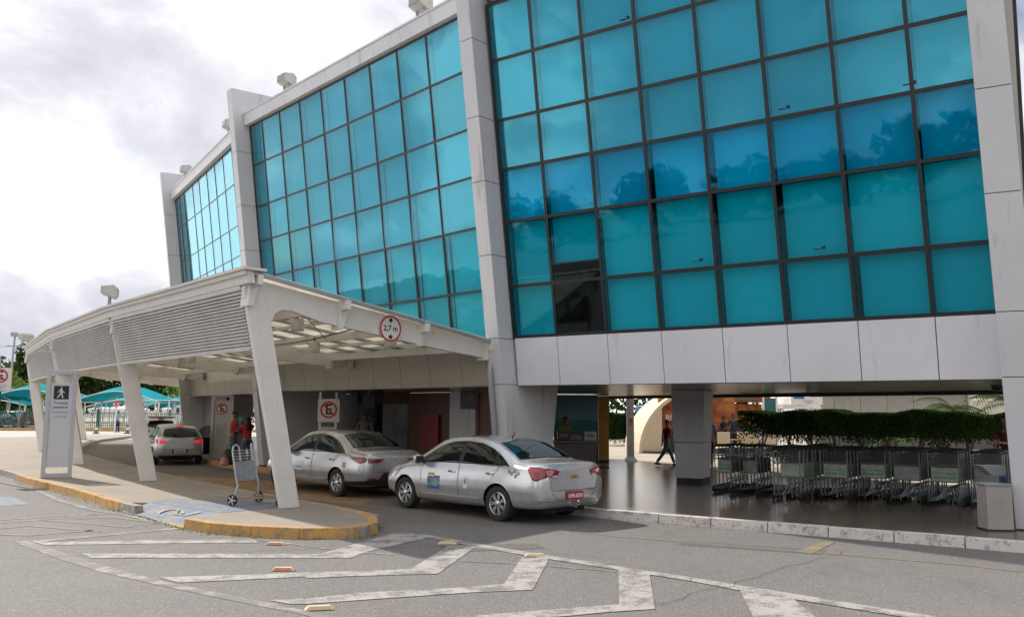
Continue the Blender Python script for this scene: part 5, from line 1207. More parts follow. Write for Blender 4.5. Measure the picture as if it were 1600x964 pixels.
part('frame', M_SGREY, s2, lambda m: (m.box((-.31, 0, 1.12), (.10, .18, 2.24)), m.box((.31, 0, 1.12), (.10, .18, 2.24)), m.box((0, 0, 2.2), (.518, .178, .08)), m.box((0, 0, .05), (.518, .178, .10))), bevel=.006)
part('panel', P('pylon_panel_warm', (.55, .53, .50), .4, 0, .03), s2, lambda m: m.box((0, 0, 1.07), (.514, .09, 1.94)))
noparking(s2, (0, 1.74), .19, -.047)
for k, t_2 in enumerate(('Estacionamento', 'proibido', 'embarque e', 'desembarque', 'passageiros')): text(t_2, .075, (.16-k*.075, -.047, 1.0), s2, M_TXT, 'lettering', rot=(pi/2, -pi/2, 0))
p_ = at(513, 660, 25.4); 
s3 = thing('no_stopping_sign', 'white square sign with crossed out E on two posts behind the middle taxi', 'sign', (p_.x, p_.y, .15), face(p_))
for x in (-.24, .20): part('post', M_SWHITE, s3, lambda m: m.box((x, .03, 1.12), (.06, .04, 2.24)))
part('sign_plate', M_SWHITE, s3, lambda m: m.box((0, 0, 1.72), (.60, .02, .64))); part('lower_plate', M_SGREY, s3, lambda m: m.box((-.02, 0, 1.18), (.38, .02, .16))); part('top_plate', M_TRIM, s3, lambda m: m.box((-.02, .0, 2.13), (.36, .02, .14)))
noparking(s3, (0, 1.74), .235, -.012)
p_ = at(-1, 600, 23.2)
s4 = thing('no_stopping_sign', 'square sign with crossed out E on a dark post at the left edge', 'sign', (p_.x, p_.y, .0), face(p_))
part('post', P('navy_post', (.02, .025, .06), .4), s4, lambda m: m.box((.02, .03, 1.15), (.07, .05, 2.3))); part('sign_rim', M_RED, s4, lambda m: m.box((0, .0, 2.62), (.56, .018, .60))); part('sign_plate', M_SWHITE, s4, lambda m: m.box((0, -.003, 2.62), (.54, .018, .58)))
noparking(s4, (0, 2.70), .18, -.014)
for k in range(3): text(('Veiculos autorizados', 'sujeito a guincho', 'Port. 041')[k], .042, (0, -.0135, 2.46-k*.05), s4, M_TXT, 'lettering')
p_ = G(179, 676, 0)
s5 = thing('round_road_sign', 'small round no stopping sign on a white pole by the fence', 'sign', (p_.x, p_.y, 0), face(p_))
part('pole', M_SWHITE, s5, lambda m: m.tube([(0, .05, 0), (0, .05, 2.5)], .05, 8)); part('back_plate', M_SWHITE, s5, lambda m: m.lathe([(.25, -.01), (.25, .01)], c=(0, 0, 2.2), n=30, M=Matrix.Rotation(pi/2, 3, 'X'))); noparking(s5, (0, 2.2), .25, -.014)
text('X', .36, (0, -.024, 2.2), s5, M_RED, 'letter_x', bold=.01)
# weeds and grit along the foot of the kerb
wd = MB(); rw = random.Random(8)
for p in resample([tuple(q) for q in close], .05):
    if not (-7.6 < p.x < -1.6): continue
    for _ in range(rw.choice((0, 0, 1, 2, 5))):
        a_ = rw.uniform(0, 6.3); h_w = rw.uniform(.015, .055); q = V((p.x+rw.gauss(.0, .03), p.y-.02-abs(rw.gauss(0, .04)), .002)); dv = V((cos(a_), sin(a_), 0))
        wd.add([q-dv*.008, q+dv*.008, q+V((rw.uniform(-.03, .03), rw.uniform(-.03, .03), h_w))], [(0, 1, 2)])
o = wd.build('weeds', M_LEAFL); tag(o, 'sparse weeds growing along the foot of the island kerb', 'weeds', kind='stuff')
gr = MB()
for p in resample([tuple(q) for q in close]+[tuple(q) for q in KBs], .06):
    if p.y > 24: continue
    for _ in range(rw.choice((0, 1, 1, 3))):
        q = V((p.x+rw.gauss(0, .05), p.y-.03-abs(rw.gauss(0, .10)), .004)); r_ = rw.uniform(.004, .012); gr.box(q, (r_*2, r_*1.5, r_), rw.uniform(0, 3))
o = gr.build('grit', P('pale_grit', (.30, .26, .21), .9, var=.4, vscale=30)); tag(o, 'grit and crumbs gathered along the kerbs', 'grit', kind='stuff')
# ============================================================ ROAD STUDS
for i, (x, y, l) in enumerate(((431, 851, 'orange faced road stud on the short white stripe near the island tip'), (443, 891, 'orange faced road stud in the middle of the second stripe gap'), (499, 952, 'worn yellow road stud nearest the bottom of the frame'), (699, 850, 'pale road stud at the top of the third chevron'), (836, 869, 'pale road stud at the top of the fourth chevron'))):
    p_ = G(x, y, 0); o = thing('road_stud', l, 'road stud', (p_.x, p_.y, .006), [0.0, .05, .25, 0, 0][i], 'road studs on the chevrons'); c_ = (M_RED, M_RED, M_KY, M_KG, M_KY)[i]
    part('stud_body', P('stud_cream', (.55, .46, .33), .6), o, lambda m: m.hexa([(-.14, -.06, 0), (.14, -.06, 0), (.14, .06, 0), (-.14, .06, 0), (-.10, -.03, .035), (.10, -.03, .035), (.10, .03, .035), (-.10, .03, .035)]), bevel=.004)
    part('reflector', P('stud_orange', (.50, .11, .03), .4) if i < 2 else P('stud_cream_face', (.50, .36, .20), .5), o, lambda m: m.add([(-.11, -.0585, .006), (.11, -.0585, .006), (.085, -.034, .031), (-.085, -.034, .031)], [(0, 1, 2, 3)]))
# ============================================================ LUGGAGE TROLLEYS
def trolley(label, loc, rz, panel, group, txt=False):
    o = thing('luggage_trolley', label, 'luggage trolley', loc, rz, group)
    W2 = .27
    m = MB()
    for s in (-1, 1):
        m.tube([(s*W2, .0, .10), (s*W2, -.01, .45), (s*W2, -.03, .90), (s*W2*.97, -.0, 1.0)], .014, 6)
    m.tube([(-W2, -.012, .46), (W2, -.012, .46)], .012, 6); m.tube([(-W2, -.02, .745), (W2, -.02, .745)], .012, 6); m.build('upright_frame', M_GALV, o)
    m = MB()
    for z in (.80, .85, .90, .95): m.tube([(-W2, -.03, z), (-W2*.9, .10, z), (W2*.9, .10, z), (W2, -.03, z)], .005, 4)
    for x in (-.18, -.09, 0, .09, .18): m.tube([(x, -.02, .76), (x, .10, .80), (x, .10, .97)], .004, 4)
    m.build('wire_basket', M_GALV, o)
    part('handle', M_BLACK, o, lambda m: m.tube([(-W2*.97, .0, 1.0), (-W2*.8, -.03, 1.03), (W2*.8, -.03, 1.03), (W2*.97, .0, 1.0)], .018, 8))
    m = MB(); m.tube([(-W2, .0, .10), (-.14, .10, .10), (-.02, .16, .33), (.13, .16, .33), (.17, .04, .12), (W2, .0, .10)], .012, 6); m.tube([(-W2, 0, .12), (-.12, .75, .10), (.12, .75, .10), (W2, 0, .12)], .013, 6); m.tube([(-.16, .40, .11), (.16, .40, .11)], .01, 5); m.build('base_frame', M_GALV, o)
    if panel:
        pn = part('advert_panel', panel, o, lambda m: m.box((.01, .03, .60), (.46, .012, .27)))
        if txt:
            text('SEGUNDA VIA', .045, (.01, .022, .685), pn, P('panel_text_grey', (.30, .36, .30), .6), 'lettering')
            text('ECONOMIZE', .07, (.01, .022, .61), pn, P('panel_text_teal', (.08, .33, .30), .6), 'lettering', bold=.003)
            text('MELHOR AQUI', .06, (.01, .022, .54), pn, P('panel_text_green', (.12, .22, .12), .6), 'lettering', bold=.003)
    for x, y, r in ((-W2-.02, .0, .085), (W2+.02, .0, .085), (0, .74, .06)):
        part('wheel', M_RUBBER, o, lambda m: (m.lathe([(r*.45, -.016), (r, -.014), (r, .014), (r*.45, .016)], c=(x, y, r), n=14, M=Matrix.Rotation(pi/2, 3, 'Y'))))
    return o
M_PANC = P('panel_pale_green', (.36, .44, .33), .5, var=.2, vscale=6); M_PANG = P('panel_plain_grey', (.26, .28, .26), .5, var=.25, vscale=5)
rowdir = q1; rz_row = atan2(rowdir.y, rowdir.x)-pi/2+.0
rows_t = [(1231, 782, None), (1305, 782, M_PANC), (1364, 783, M_PANC), (1417, 787, M_PANG), (1477, 791, M_PANC), (1545, 793, M_PANG)]
nm = ['first row from the middle pillar', 'second row', 'third row', 'fourth row', 'fifth row', 'last row beside the bin']
for i, (x, y, pm) in enumerate(rows_t):
    p_ = G(x, y, .15); 
    rj = random.uniform(-.07, .07); ft = trolley('front luggage trolley of the %s, %s' % (nm[i], 'open frame without advert panel' if pm is None else ('with pale green lettered panel' if pm == M_PANC else 'with blank grey panel')), (p_.x, p_.y, .15), rz_row+rj, pm, 'luggage trolleys nested in rows', txt=(pm == M_PANC))
    proto = trolley('luggage trolley nested behind the front one of the %s' % nm[i], (p_.x+rowdir.x*.24, p_.y+rowdir.y*.24, .15), rz_row, M_PANG if i % 2 else M_PANC, 'luggage trolleys nested in rows')
    for k in range(2, 8):
        c_ = copy_tree(proto); c_.location = (p_.x+rowdir.x*.24*k+random.uniform(-.03, .03), p_.y+rowdir.y*.24*k+random.uniform(-.02, .02), .15); c_.rotation_euler = (0, 0, rz_row+random.uniform(-.06, .06))
# loose ones left of the rows, seen from behind
for i, (x, y, l, pm) in enumerate(((1131, 771, 'leftmost loose luggage trolley just right of the middle pillar', M_PANC), (1171, 773, 'second loose luggage trolley with plain panel beside the leftmost', M_PANG))):
    p_ = G(x, y, .15); t_a = trolley(l, (p_.x, p_.y, .15), rz_row-.5, pm, 'luggage trolleys nested in rows', txt=i == 0)
    pr = trolley('luggage trolley nested behind the %s loose one' % ('first' if i == 0 else 'second'), (p_.x+.14, p_.y+.24, .15), rz_row-.5, M_PANG, 'luggage trolleys nested in rows')
    for k in range(2, 5): c_ = copy_tree(pr); c_.location = (p_.x+.14*k, p_.y+.24*k, .15)
# the single trolley on the island, by the front column
a_, b_2 = G(360, 791, .155), G(406, 784, .155); ax = (b_2-a_).normalized(); fwd_ = V((ax.y, -ax.x, 0))
o = thing('luggage_trolley', 'lone worn luggage trolley with grey back panel standing beside the front canopy column', 'luggage trolley', tuple((a_+b_2)/2+V((0, 0, .0))), atan2(fwd_.y, fwd_.x)-pi/2)
W2 = .36; M_GALVL = P('bright_galvanised_tube', (.46, .48, .50), .35, .35, .1)
part('upright_frame', M_GALVL, o, lambda m: [m.tube([(s*W2, .0, .13), (s*W2*.86, .05, .36), (s*W2*.86, .0, .50), (s*W2*.86, -.10, .98), (s*W2*.80, -.10, 1.06), (s*W2*.62, -.09, 1.09), (s*W2*.50, -.06, 1.05), (s*W2*.48, -.02, .80)], .017, 8) for s in (-1, 1)], smooth=True)
part('wire_basket', M_GALVL, o, lambda m: [m.tube([(-W2*.86, -.05-.1*(z-.75), z), (W2*.86, -.05-.1*(z-.75), z)], .009, 5) for z in (.78, .83, .88, .93, .98)])
part('back_panel', P('worn_grey_panel', (.40, .43, .46), .45, .2, .2, 9, dirt=((.22, .21, .20), 12, .62)), o, lambda m: m.box((0, -.025, .60), (.59, .018, .34), M=Matrix.Rotation(.12, 3, 'X')), bevel=.005)
part('base_frame', M_RUST, o, lambda m: (m.tube([(-W2, 0, .13), (-.09, .74, .16)], .017, 6), m.tube([(W2, 0, .13), (.09, .74, .16)], .017, 6), m.tube([(-.10, .74, .16), (.10, .74, .16)], .017, 6), m.tube([(-.29, .2, .14), (.29, .2, .14)], .012, 6), m.tube([(-W2-.02, 0, .12), (W2+.02, 0, .12)], .012, 6)))
for s in (-1, 1):
    w_ = part('wheel', M_RUBBER, o, lambda m: m.lathe([(.080, -.018), (.100, -.016), (.103, 0), (.100, .016), (.080, .018)], c=(s*(W2+.03), 0, .105), n=22, M=Matrix.Rotation(pi/2, 3, 'Y')), smooth=True)
    part('wheel_hub', M_GALVL, w_, lambda m: [m.lathe([(.03, -.022), (.03, .022)], c=(s*(W2+.03), 0, .105), n=12, M=Matrix.Rotation(pi/2, 3, 'Y'))]+[m.box(V((s*(W2+.03), cos(k*pi/2.5)*.045, .105+sin(k*pi/2.5)*.045)), (.038, .080, .026), M=Matrix.Rotation(k*pi/2.5, 3, 'X')) for k in range(5)])
w_ = part('caster_wheel', M_RUBBER, o, lambda m: m.lathe([(.03, -.02), (.06, -.018), (.06, .018), (.03, .02)], c=(0, .72, .06), n=16, M=Matrix.Rotation(pi/2, 3, 'Y'))); part('caster_fork', M_GALVL, w_, lambda m: (m.box((-.03, .73, .10), (.006, .04, .12)), m.box((.03, .73, .10), (.006, .04, .12))))
# ============================================================ PEOPLE
SK = [P('skin_brown', (.24, .125, .08), .55, var=.06), P('skin_dark', (.12, .065, .045), .55, var=.06), P('skin_tan', (.36, .20, .135), .55, var=.06)]
M_HAIR = P('black_hair', (.012, .010, .010), .5); M_SHOE = P('shoe_black', (.025, .022, .022), .5); M_EYE = P('eye_dark', (.01, .01, .01), .3)
def cloth(n, c): return P('cloth_'+n, c, .85, var=.14, vscale=9)
def skinm(name, chains, mt, parent, sub=1):
    """chains: list of lists of (pos, (rx, ry)); a chain whose first point equals an existing point joins it."""
    vs, es, rs, key = [], [], [], {}
    for ch in chains:
        prev = None
        for p, r in ch:
            k = tuple(round(c, 4) for c in p)
            if k not in key: key[k] = len(vs); vs.append(p); rs.append(r if isinstance(r, tuple) else (r, r))
            i = key[k]
            if prev is not None and prev != i: es.append((prev, i))
            prev = i
    me = bpy.data.meshes.new(name); me.from_pydata(vs, es, []); ob = bpy.data.objects.new(name, me); COL.objects.link(ob)
    ob.modifiers.new('skin', 'SKIN'); ob.modifiers['skin'].use_smooth_shade = True
    for i, r in enumerate(rs): me.skin_vertices[0].data[i].radius = r
    me.skin_vertices[0].data[0].use_root = True
    if sub: sm = ob.modifiers.new('sub', 'SUBSURF'); sm.levels = sub; sm.render_levels = sub
    dg = bpy.context.evaluated_depsgraph_get(); dg.update(); m2 = bpy.data.meshes.new_from_object(ob.evaluated_get(dg)); bpy.data.objects.remove(ob)
    m2.name = name; m2.materials.clear(); m2.materials.append(mt); o = bpy.data.objects.new(name, m2); COL.objects.link(o); setp(o, parent); return o
def person(label, loc, rz, h=1.72, skin=0, top=None, bottom=None, legs=((0, 0), (0, 0)), arms=((-.1, .1), (-.1, .1)), shorts=False, hair='short', sleeves=True, female=False, group=None, lean=0, name='person', turn=0, shoes=True, wide=1.08):
    """faces local +y. legs/arms: (swing forward at the root, bend) in radians for left, right."""
    o = thing(name, label, 'person', loc, rz, group); sc = h/1.72; o.scale = (sc*wide, sc*min(wide, 1.2), sc)
    hipz = .90; P0 = V((0, 0, hipz)); ch = V((0, .02+lean*.2, 1.20)); nk = V((0, .02+lean*.4, 1.44)); hd_ = V((0, .04+lean*.5, 1.60))
    sw = .155 if female else .185
    body = [[(tuple(P0), (.13, .10)), (tuple(P0+V((0, lean*.08, .15))), (.105, .085)), (tuple(ch), (.125, .095)), (tuple(nk+V((0, 0, -.07))), (.09, .07)), (tuple(nk), (.052, .052)), (tuple(nk+V((0, .01, .07))), (.055, .06)), (tuple(hd_), (.078, .095)), (tuple(hd_+V((0, 0, .07))), (.066, .08))]]
    shirt = [[(tuple(P0+V((0, 0, -.03))), (.148, .118)), (tuple(P0+V((0, lean*.08, .15))), (.130, .108)), (tuple(ch), (.145, .115)), (tuple(nk+V((0, 0, -.07))), (.105, .082)), (tuple(nk+V((0, 0, -.02))), (.06, .06))]]
    trou = [[(tuple(P0+V((0, 0, .06))), (.14, .11)), (tuple(P0), (.145, .118))]]
    hands = []
    for i, s in enumerate((-1, 1)):
        a, b_ = legs[i]; hp = P0+V((s*.085, 0, -.06)); kn = hp+V((s*.01, sin(a)*.42, -cos(a)*.42)); an = kn+V((0, sin(a-b_)*.40, -cos(a-b_)*.40))
        dz = 0
        body.append([(tuple(P0), (.13, .10)), (tuple(hp), (.085, .088)), (tuple(hp.lerp(kn, .5)), .068), (tuple(kn), .052), (tuple(kn.lerp(an, .35)), .052), (tuple(an), .036)])
        leg = [(tuple(P0), (.145, .118)), (tuple(hp), (.10, .105)), (tuple(hp.lerp(kn, .5)), .086), (tuple(kn.lerp(hp, .1)), .074)]
        if not shorts: leg += [(tuple(kn), .066), (tuple(kn.lerp(an, .5)), .060), (tuple(an.lerp(kn, .05)), .056)]
        trou.append(leg)
        t_ = V((0, cos(a-b_), sin(a-b_)*.5)).normalized()
        if shoes: part('shoe', M_SHOE, o, lambda m: m.tube([an+V((0, -.07, -.03)), an+V((0, -.01, -.03)), an+V((0, .09, -.045)), an+V((0, .17, -.055))], [.035, .047, .042, .026], 10), smooth=True)
        a, b_ = arms[i]; sh = nk+V((s*sw, -.01, -.075)); el = sh+V((s*.045, sin(a)*.27, -cos(a)*.27)); wr_ = el+V((-s*.02 if b_ < .8 else -s*.10, sin(a+b_)*.25, -cos(a+b_)*.25))
        body.append([(tuple(nk+V((0, 0, -.07))), (.09, .07)), (tuple(sh), .05), (tuple(sh.lerp(el, .5)), .045), (tuple(el), .037), (tuple(el.lerp(wr_, .4)), .035), (tuple(wr_), .024)])
        if sleeves: shirt.append([(tuple(nk+V((0, 0, -.07))), (.105, .082)), (tuple(sh), .064), (tuple(sh.lerp(el, .45)), .060), (tuple(sh.lerp(el, .75)), .058)])
        d_ = (wr_-el).normalized(); sd_ = V((s, 0, 0)); pm = wr_+d_*.055
        body.append([(tuple(wr_), .024), (tuple(pm), (.034, .020))])
        nn3 = d_.cross(sd_).normalized(); side_ = nn3.cross(d_).normalized()
        for f in range(4):
            q = pm+nn3*(.027-.018*f)+d_*.015; l_ = (.062, .070, .066, .052)[f]; hands.append([(tuple(q), .0095), (tuple(q+d_*l_*.5-side_*s*.006), .0085), (tuple(q+d_*l_*.95-side_*s*.024), .0075)])
        q = wr_+d_*.03+nn3*.028; hands.append([(tuple(q), .011), (tuple(q+nn3*.025+d_*.02), .010), (tuple(q+nn3*.032+d_*.05), .008)])
    sk = SK[skin]; b0 = skinm('body', body, sk, o)
    # fingers and nose, ears joined into the body mesh
    fg = MB()
    for chn in hands: fg.tube([p for p, r in chn], [r for p, r in chn], 6)
    fg.tube([hd_+V((0, .085, .02)), hd_+V((0, .112, -.015)), hd_+V((0, .088, -.025))], [.008, .015, .010], 6)
    for s in (-1, 1): fg.tube([hd_+V((s*.076, -.0, .02)), hd_+V((s*.09, -.01, .0)), hd_+V((s*.078, 0, -.03))], [.012, .016, .008], 6)
    bmm = bmesh.new(); bmm.from_mesh(b0.data); n0 = [bmm.verts.new(v) for v in fg.v]
    for f in fg.f:
        try: fc = bmm.faces.new([n0[k] for k in f]); fc.smooth = True
        except Exception: pass
    bmm.to_mesh(b0.data); bmm.free()
    for s in (-1, 1): part('eye', M_EYE, o, lambda m: m.lathe([(.001, -.006), (.010, 0), (.001, .006)], c=hd_+V((s*.03, .090, .022)), n=8, M=Matrix.Rotation(pi/2, 3, 'X')))
    part('mouth', P('lips', (.20, .06, .05), .5), o, lambda m: m.box(hd_+V((0, .089, -.055)), (.042, .012, .010)))
    if top is not None: skinm('shirt', shirt, top, o)
    if bottom is not None: skinm('shorts' if shorts else 'trousers', trou, bottom, o)
    if hair:
        hs = [[(tuple(hd_+V((0, -.03, -.03))), (.080, .070)), (tuple(hd_+V((0, -.018, .045))), (.088, .093)), (tuple(hd_+V((0, -.005, .095))), (.072, .08))]]
        if hair == 'long': hs.append([(tuple(hd_+V((0, -.03, -.03))), (.080, .070)), (tuple(hd_+V((0, -.09, -.13))), (.10, .055)), (tuple(hd_+V((0, -.12, -.28))), (.11, .05)), (tuple(hd_+V((0, -.13, -.42))), (.08, .035))])
        skinm('hair', hs, M_HAIR, o)
    return o
def fp(px_, Y, z=.15): d = ray(px_, 640); return (d.x*Y/d.y, Y, z)
RED = cloth('red', (.50, .025, .03)); DRED = cloth('dark_red', (.20, .02, .02)); BLUEJ = cloth('denim', (.07, .10, .16)); LBLU = cloth('pale_blue', (.26, .36, .50)); NAV = cloth('navy', (.02, .025, .05)); YEL = cloth('yellow', (.42, .36, .10)); DK = cloth('black', (.02, .02, .022)); LIL = cloth('lilac', (.40, .30, .45)); MAR = cloth('maroon', (.11, .025, .03)); TEAL = cloth('teal', (.03, .25, .28)); BEI = cloth('beige', (.42, .36, .30))
person('person in red shirt and blue shorts standing behind a woman holding a child', fp(366, 29.9), -1.2, 1.70, 0, RED, BLUEJ, ((0, 0), (.1, .1)), ((.3, .5), (.2, .9)), shorts=True, wide=1.25)
person('person with long black hair in red top and denim shorts holding a child', fp(388, 28.8), .9, 1.52, 0, RED, BLUEJ, ((0, 0), (0, 0)), ((.7, 1.3), (.8, 1.3)), shorts=True, hair='long', female=True, wide=1.4)
person('small child in teal shirt carried in the arms of the woman in red', fp(377.5, 28.95, .95), 2.6, .82, 0, TEAL, DK, ((.9, .9), (.9, .9)), ((.5, .5), (.5, .5)), shoes=False)
person('person in pale blue shirt and dark trousers standing by the far fence', (G(183, 675.5, 0).x, G(183, 675.5, 0).y, 0), -1.9, 1.72, 0, LBLU, NAV, ((.05, 0), (-.05, 0)), ((.5, 1.4), (-.1, .1)))
person('person in yellow shirt sitting behind the dark kiosk desk', fp(884, 26.4), 2.3, 1.62, 0, YEL, DK, ((0, 0), (0, 0)), ((.6, .8), (.6, .8)))
person('person in dark red shirt and jeans walking past the middle pillar', fp(1041, 29.6), -1.45, 1.52, 0, DRED, BLUEJ, ((.42, .1), (-.38, .25)), ((-.3, .2), (.3, .3)))
person('person in striped lilac shirt and dark shorts right of the middle pillar', fp(1108, 28.6), 2.5, 1.68, 2, LIL, DK, ((.1, 0), (-.1, 0)), ((.1, .2), (.1, .2)), shorts=True)
person('person in black left one of two in front of the orange cafe mural', fp(1131, 39), 1.8, 1.62, 1, DK, DK, ((0, 0), (0, 0)), ((.3, .6), (.2, .4)))
person('person in black right one of two in front of the orange cafe mural', fp(1146, 38.5), 2.8, 1.72, 1, NAV, DK, ((0, 0), (0, 0)), ((.1, .2), (.1, .2)))
o_ = person('person in dark top carrying a white bag beside the cafe tables', fp(1180, 37), 2.2, 1.55, 1, MAR, DK, ((.1, 0), (-.1, 0)), ((.4, .7), (.1, .2)))
person('person in maroon shirt and pale trousers half hidden by the right front pillar', fp(1573, 18.6), 2.0, 1.74, 0, MAR, BEI, ((0, 0), (0, 0)), ((.5, 1.2), (.5, 1.2)))
person('person with bald head behind the roof of the middle taxi', fp(571, 27.5), 2.9, 1.70, 0, cloth('grey', (.16, .16, .16)), DK, hair=None)
person('person with dark hair right of the bald one behind the middle taxi', fp(585, 28.5), 2.5, 1.60, 1, DK, DK)
# bags
p_ = fp(361, 28.6); o = thing('travel_bag', 'black travel bag standing by the kerb at the feet of the red shirted people', 'bag', p_, .4)
part('bag_body', M_BLACK, o, lambda m: m.lathe([(.10, 0), (.17, .05), (.19, .25), (.16, .42), (.06, .5)], n=12, M=Matrix(((1.15, 0, 0), (0, .75, 0), (0, 0, 1)))), smooth=True); part('bag_handle', M_BLACK, o, lambda m: m.tube([(-.08, 0, .46), (-.05, 0, .6), (.05, 0, .6), (.08, 0, .46)], .012, 6))
p_ = fp(354, 28.0); o = thing('shopping_bag', 'pink bag resting beside the black travel bag', 'bag', p_, .2)
part('bag_body', P('pink_plastic', (.55, .22, .22), .5), o, lambda m: m.lathe([(.08, 0), (.13, .04), (.12, .18), (.05, .27)], n=12), smooth=True); part('bag_handle', P('pink_plastic', (.55, .22, .22), .5), o, lambda m: m.tube([(-.03, 0, .25), (-.02, 0, .36), (.02, 0, .36), (.03, 0, .25)], .01, 6))
p_ = V(fp(1187, 36.7)); o = thing('white_bag', 'white bag carried at hip height by the person near the cafe tables', 'bag', (p_.x, p_.y, .72), .3)
part('bag_body', M_SWHITE, o, lambda m: m.hexa([(-.14, -.05, 0), (.14, -.05, 0), (.14, .05, 0), (-.14, .05, 0), (-.11, -.02, .42), (.11, -.02, .42), (.11, .02, .42), (-.11, .02, .42)]), bevel=.015); part('bag_handle', M_SWHITE, o, lambda m: m.tube([(-.06, 0, .42), (-.05, 0, .55), (.05, 0, .55), (.06, 0, .42)], .01, 6))
# ============================================================ KIOSK AND UNDERCROFT
def wbox(m, px0, px1, Y0, Y1, z0, z1):   # box spanning two sight lines at depth Y0..Y1
    a, b_ = fp(px0, Y0)[0], fp(px1, Y0)[0]; m.box(((a+b_)/2, (Y0+Y1)/2, (z0+z1)/2), (b_-a, Y1-Y0, z1-z0))
def tposed(name, label, cat, px_, Y, z=.15, rz=0, group=None): p = fp(px_, Y, z); return thing(name, label, cat, p, rz, group), p
o, p = tposed('kiosk_desk', 'dark kiosk desk behind the rear taxi with things on its counter', 'desk', 902, 24.6)
M_DESK = P('dark_wood_desk', (.10, .075, .06), .35)
part('desk_body', M_DESK, o, lambda m: (m.box((-.05, .5, .44), (1.15, .7, .88)), m.box((-.05, .48, .06), (1.2, .8, .12)))); part('counter_top', P('counter_top_grey', (.16, .15, .14), .25), o, lambda m: m.box((0, .45, .92), (1.36, .95, .06)), bevel=.01)
part('foot_rail', M_CHROME, o, lambda m: m.tube([(-.6, -.08, .25), (.85, -.08, .25)], .025, 8)); 
q = V(p)
for i, (dx, w, h_, col, lab) in enumerate(((.38, .32, .24, M_SWHITE, 'white box with a printed front at the right end of the kiosk desk'), (.0, .26, .15, P('leaflet_pink', (.42, .20, .18), .5), 'pinkish leaflet tray in the middle of the kiosk desk'), (-.36, .34, .24, P('dark_red_case', (.14, .02, .02), .4), 'dark red case at the left end of the kiosk desk'))):
    oo = thing('desk_box', lab, 'box', (q.x+dx, q.y+.32, q.z+.955), 0); part('box_body', col, oo, lambda m: m.box((0, 0, h_/2), (w, .22, h_)), bevel=.01); part('box_label', M_TXT2, oo, lambda m: m.box((0, -.112, h_*.55), (w*.6, .004, h_*.25)))
# beach mural: sea, sand and surf printed on a wall panel
M_SEA = mat('beach_mural_print'); t, b = nodes(M_SEA); tcx = t.nodes.new('ShaderNodeTexCoord'); sx = t.nodes.new('ShaderNodeSeparateXYZ'); t.links.new(tcx.outputs['Object'], sx.inputs[0])
nz = noise(t, 2.2, 6, .6, stretch=(.5, 1, 2.5)); ad = t.nodes.new('ShaderNodeMath'); ad.operation = 'MULTIPLY_ADD'; ad.inputs[1].default_value = .5; t.links.new(nz.outputs[0], ad.inputs[0]); t.links.new(sx.outputs['Z'], ad.inputs[2])
r = ramp(t, ad.outputs[0], [(.0, (.05, .045, .04)), (.22, (.06, .05, .045)), (.36, (.10, .12, .12)), (.42, (.45, .5, .52)), (.47, (.04, .15, .18)), (.62, (.02, .17, .22)), (.70, (.05, .22, .28)), (.73, (.20, .34, .40)), (1.0, (.03, .12, .25))])
mpv = t.nodes.new('ShaderNodeMath'); mpv.operation = 'DIVIDE'; mpv.inputs[1].default_value = 2.45; t.links.remove(r.inputs[0].links[0]); t.links.new(ad.outputs[0], mpv.inputs[0]); t.links.new(mpv.outputs[0], r.inputs[0]); t.links.new(mixc(t, 1.0, r.outputs[0], (1.9, 1.9, 1.9), 'MULTIPLY'), b.inputs['Base Color']); b.inputs['Roughness'].default_value = .4
o, p = tposed('beach_mural_wall', 'wall panel printed with a blue sea and surf scene behind the kiosk', 'mural', 901, 28.6)
part('mural_panel', M_SEA, o, lambda m: m.box((-.02, 0, 1.12), (1.36, .05, 2.24))); part('panel_edge', M_DARKIN, o, lambda m: (m.box((-.02, .06, 1.13), (1.40, .06, 2.26))))
o, p = tposed('orange_column', 'flat orange column right of the beach mural', 'column', 942, 31.5)
part('column_shaft', P('orange_wall', (.62, .30, .06), .5, var=.08), o, lambda m: m.box((0, 0, 1.12), (.36, .5, 2.24))); part('column_foot', M_DARKIN, o, lambda m: m.box((0, 0, .04), (.36, .54, .08)))
o, p = tposed('white_post', 'white post with flared foot and small notice in the undercroft', 'post', 984.5, 32.3)
part('post_shaft', P('post_white', (.48, .47, .45), .4), o, lambda m: m.box((0, 0, 1.12), (.24, .24, 2.24))); part('post_foot', P('post_white', (.48, .47, .45), .4), o, lambda m: m.hexa([(-.24, -.24, 0), (.24, -.24, 0), (.24, .24, 0), (-.24, .24, 0), (-.124, -.124, .16), (.124, -.124, .16), (.124, .124, .16), (-.124, .124, .16)]))
part('notice', P('notice_beige', (.35, .30, .27), .5), o, lambda m: (m.box((.03, -.125, 1.38), (.13, .01, .26)))); part('notice_mark', M_RED, o, lambda m: m.box((.03, -.132, 1.43), (.06, .006, .08)))
o, p = tposed('hanging_banner', 'dark navy banner with orange flower hanging beside the front pillar', 'banner', 732, 22.8, 1.92)
part('banner_sheet', M_NAVY, o, lambda m: m.box((0, 0, .26), (.42, .03, .50))); part('flower', P('flower_orange', (.45, .16, .03), .5), o, lambda m: [m.add([V((x0, -.0165, z0)), V((x0+.07*cos(a), -.0165, z0+.07*sin(a))), V((x0+.13*cos(a+.35), -.0165, z0+.13*sin(a+.35))), V((x0+.07*cos(a+.7), -.0165, z0+.07*sin(a+.7)))], [(0, 1, 2, 3)]) for (x0, z0) in ((.05, .32),) for a in (0, 1.26, 2.5, 3.77, 5.0)])
o, p = tposed('hanging_screen', 'black screen hanging above the people behind the middle taxi', 'screen', 576, 26.2, 1.93)
part('screen_case', M_BLACK, o, lambda m: m.box((0, 0, .22), (.38, .08, .42)), bevel=.01); part('hanger', M_GREYM, o, lambda m: m.tube([(0, 0, .43), (0, 0, .52)], .02, 6))
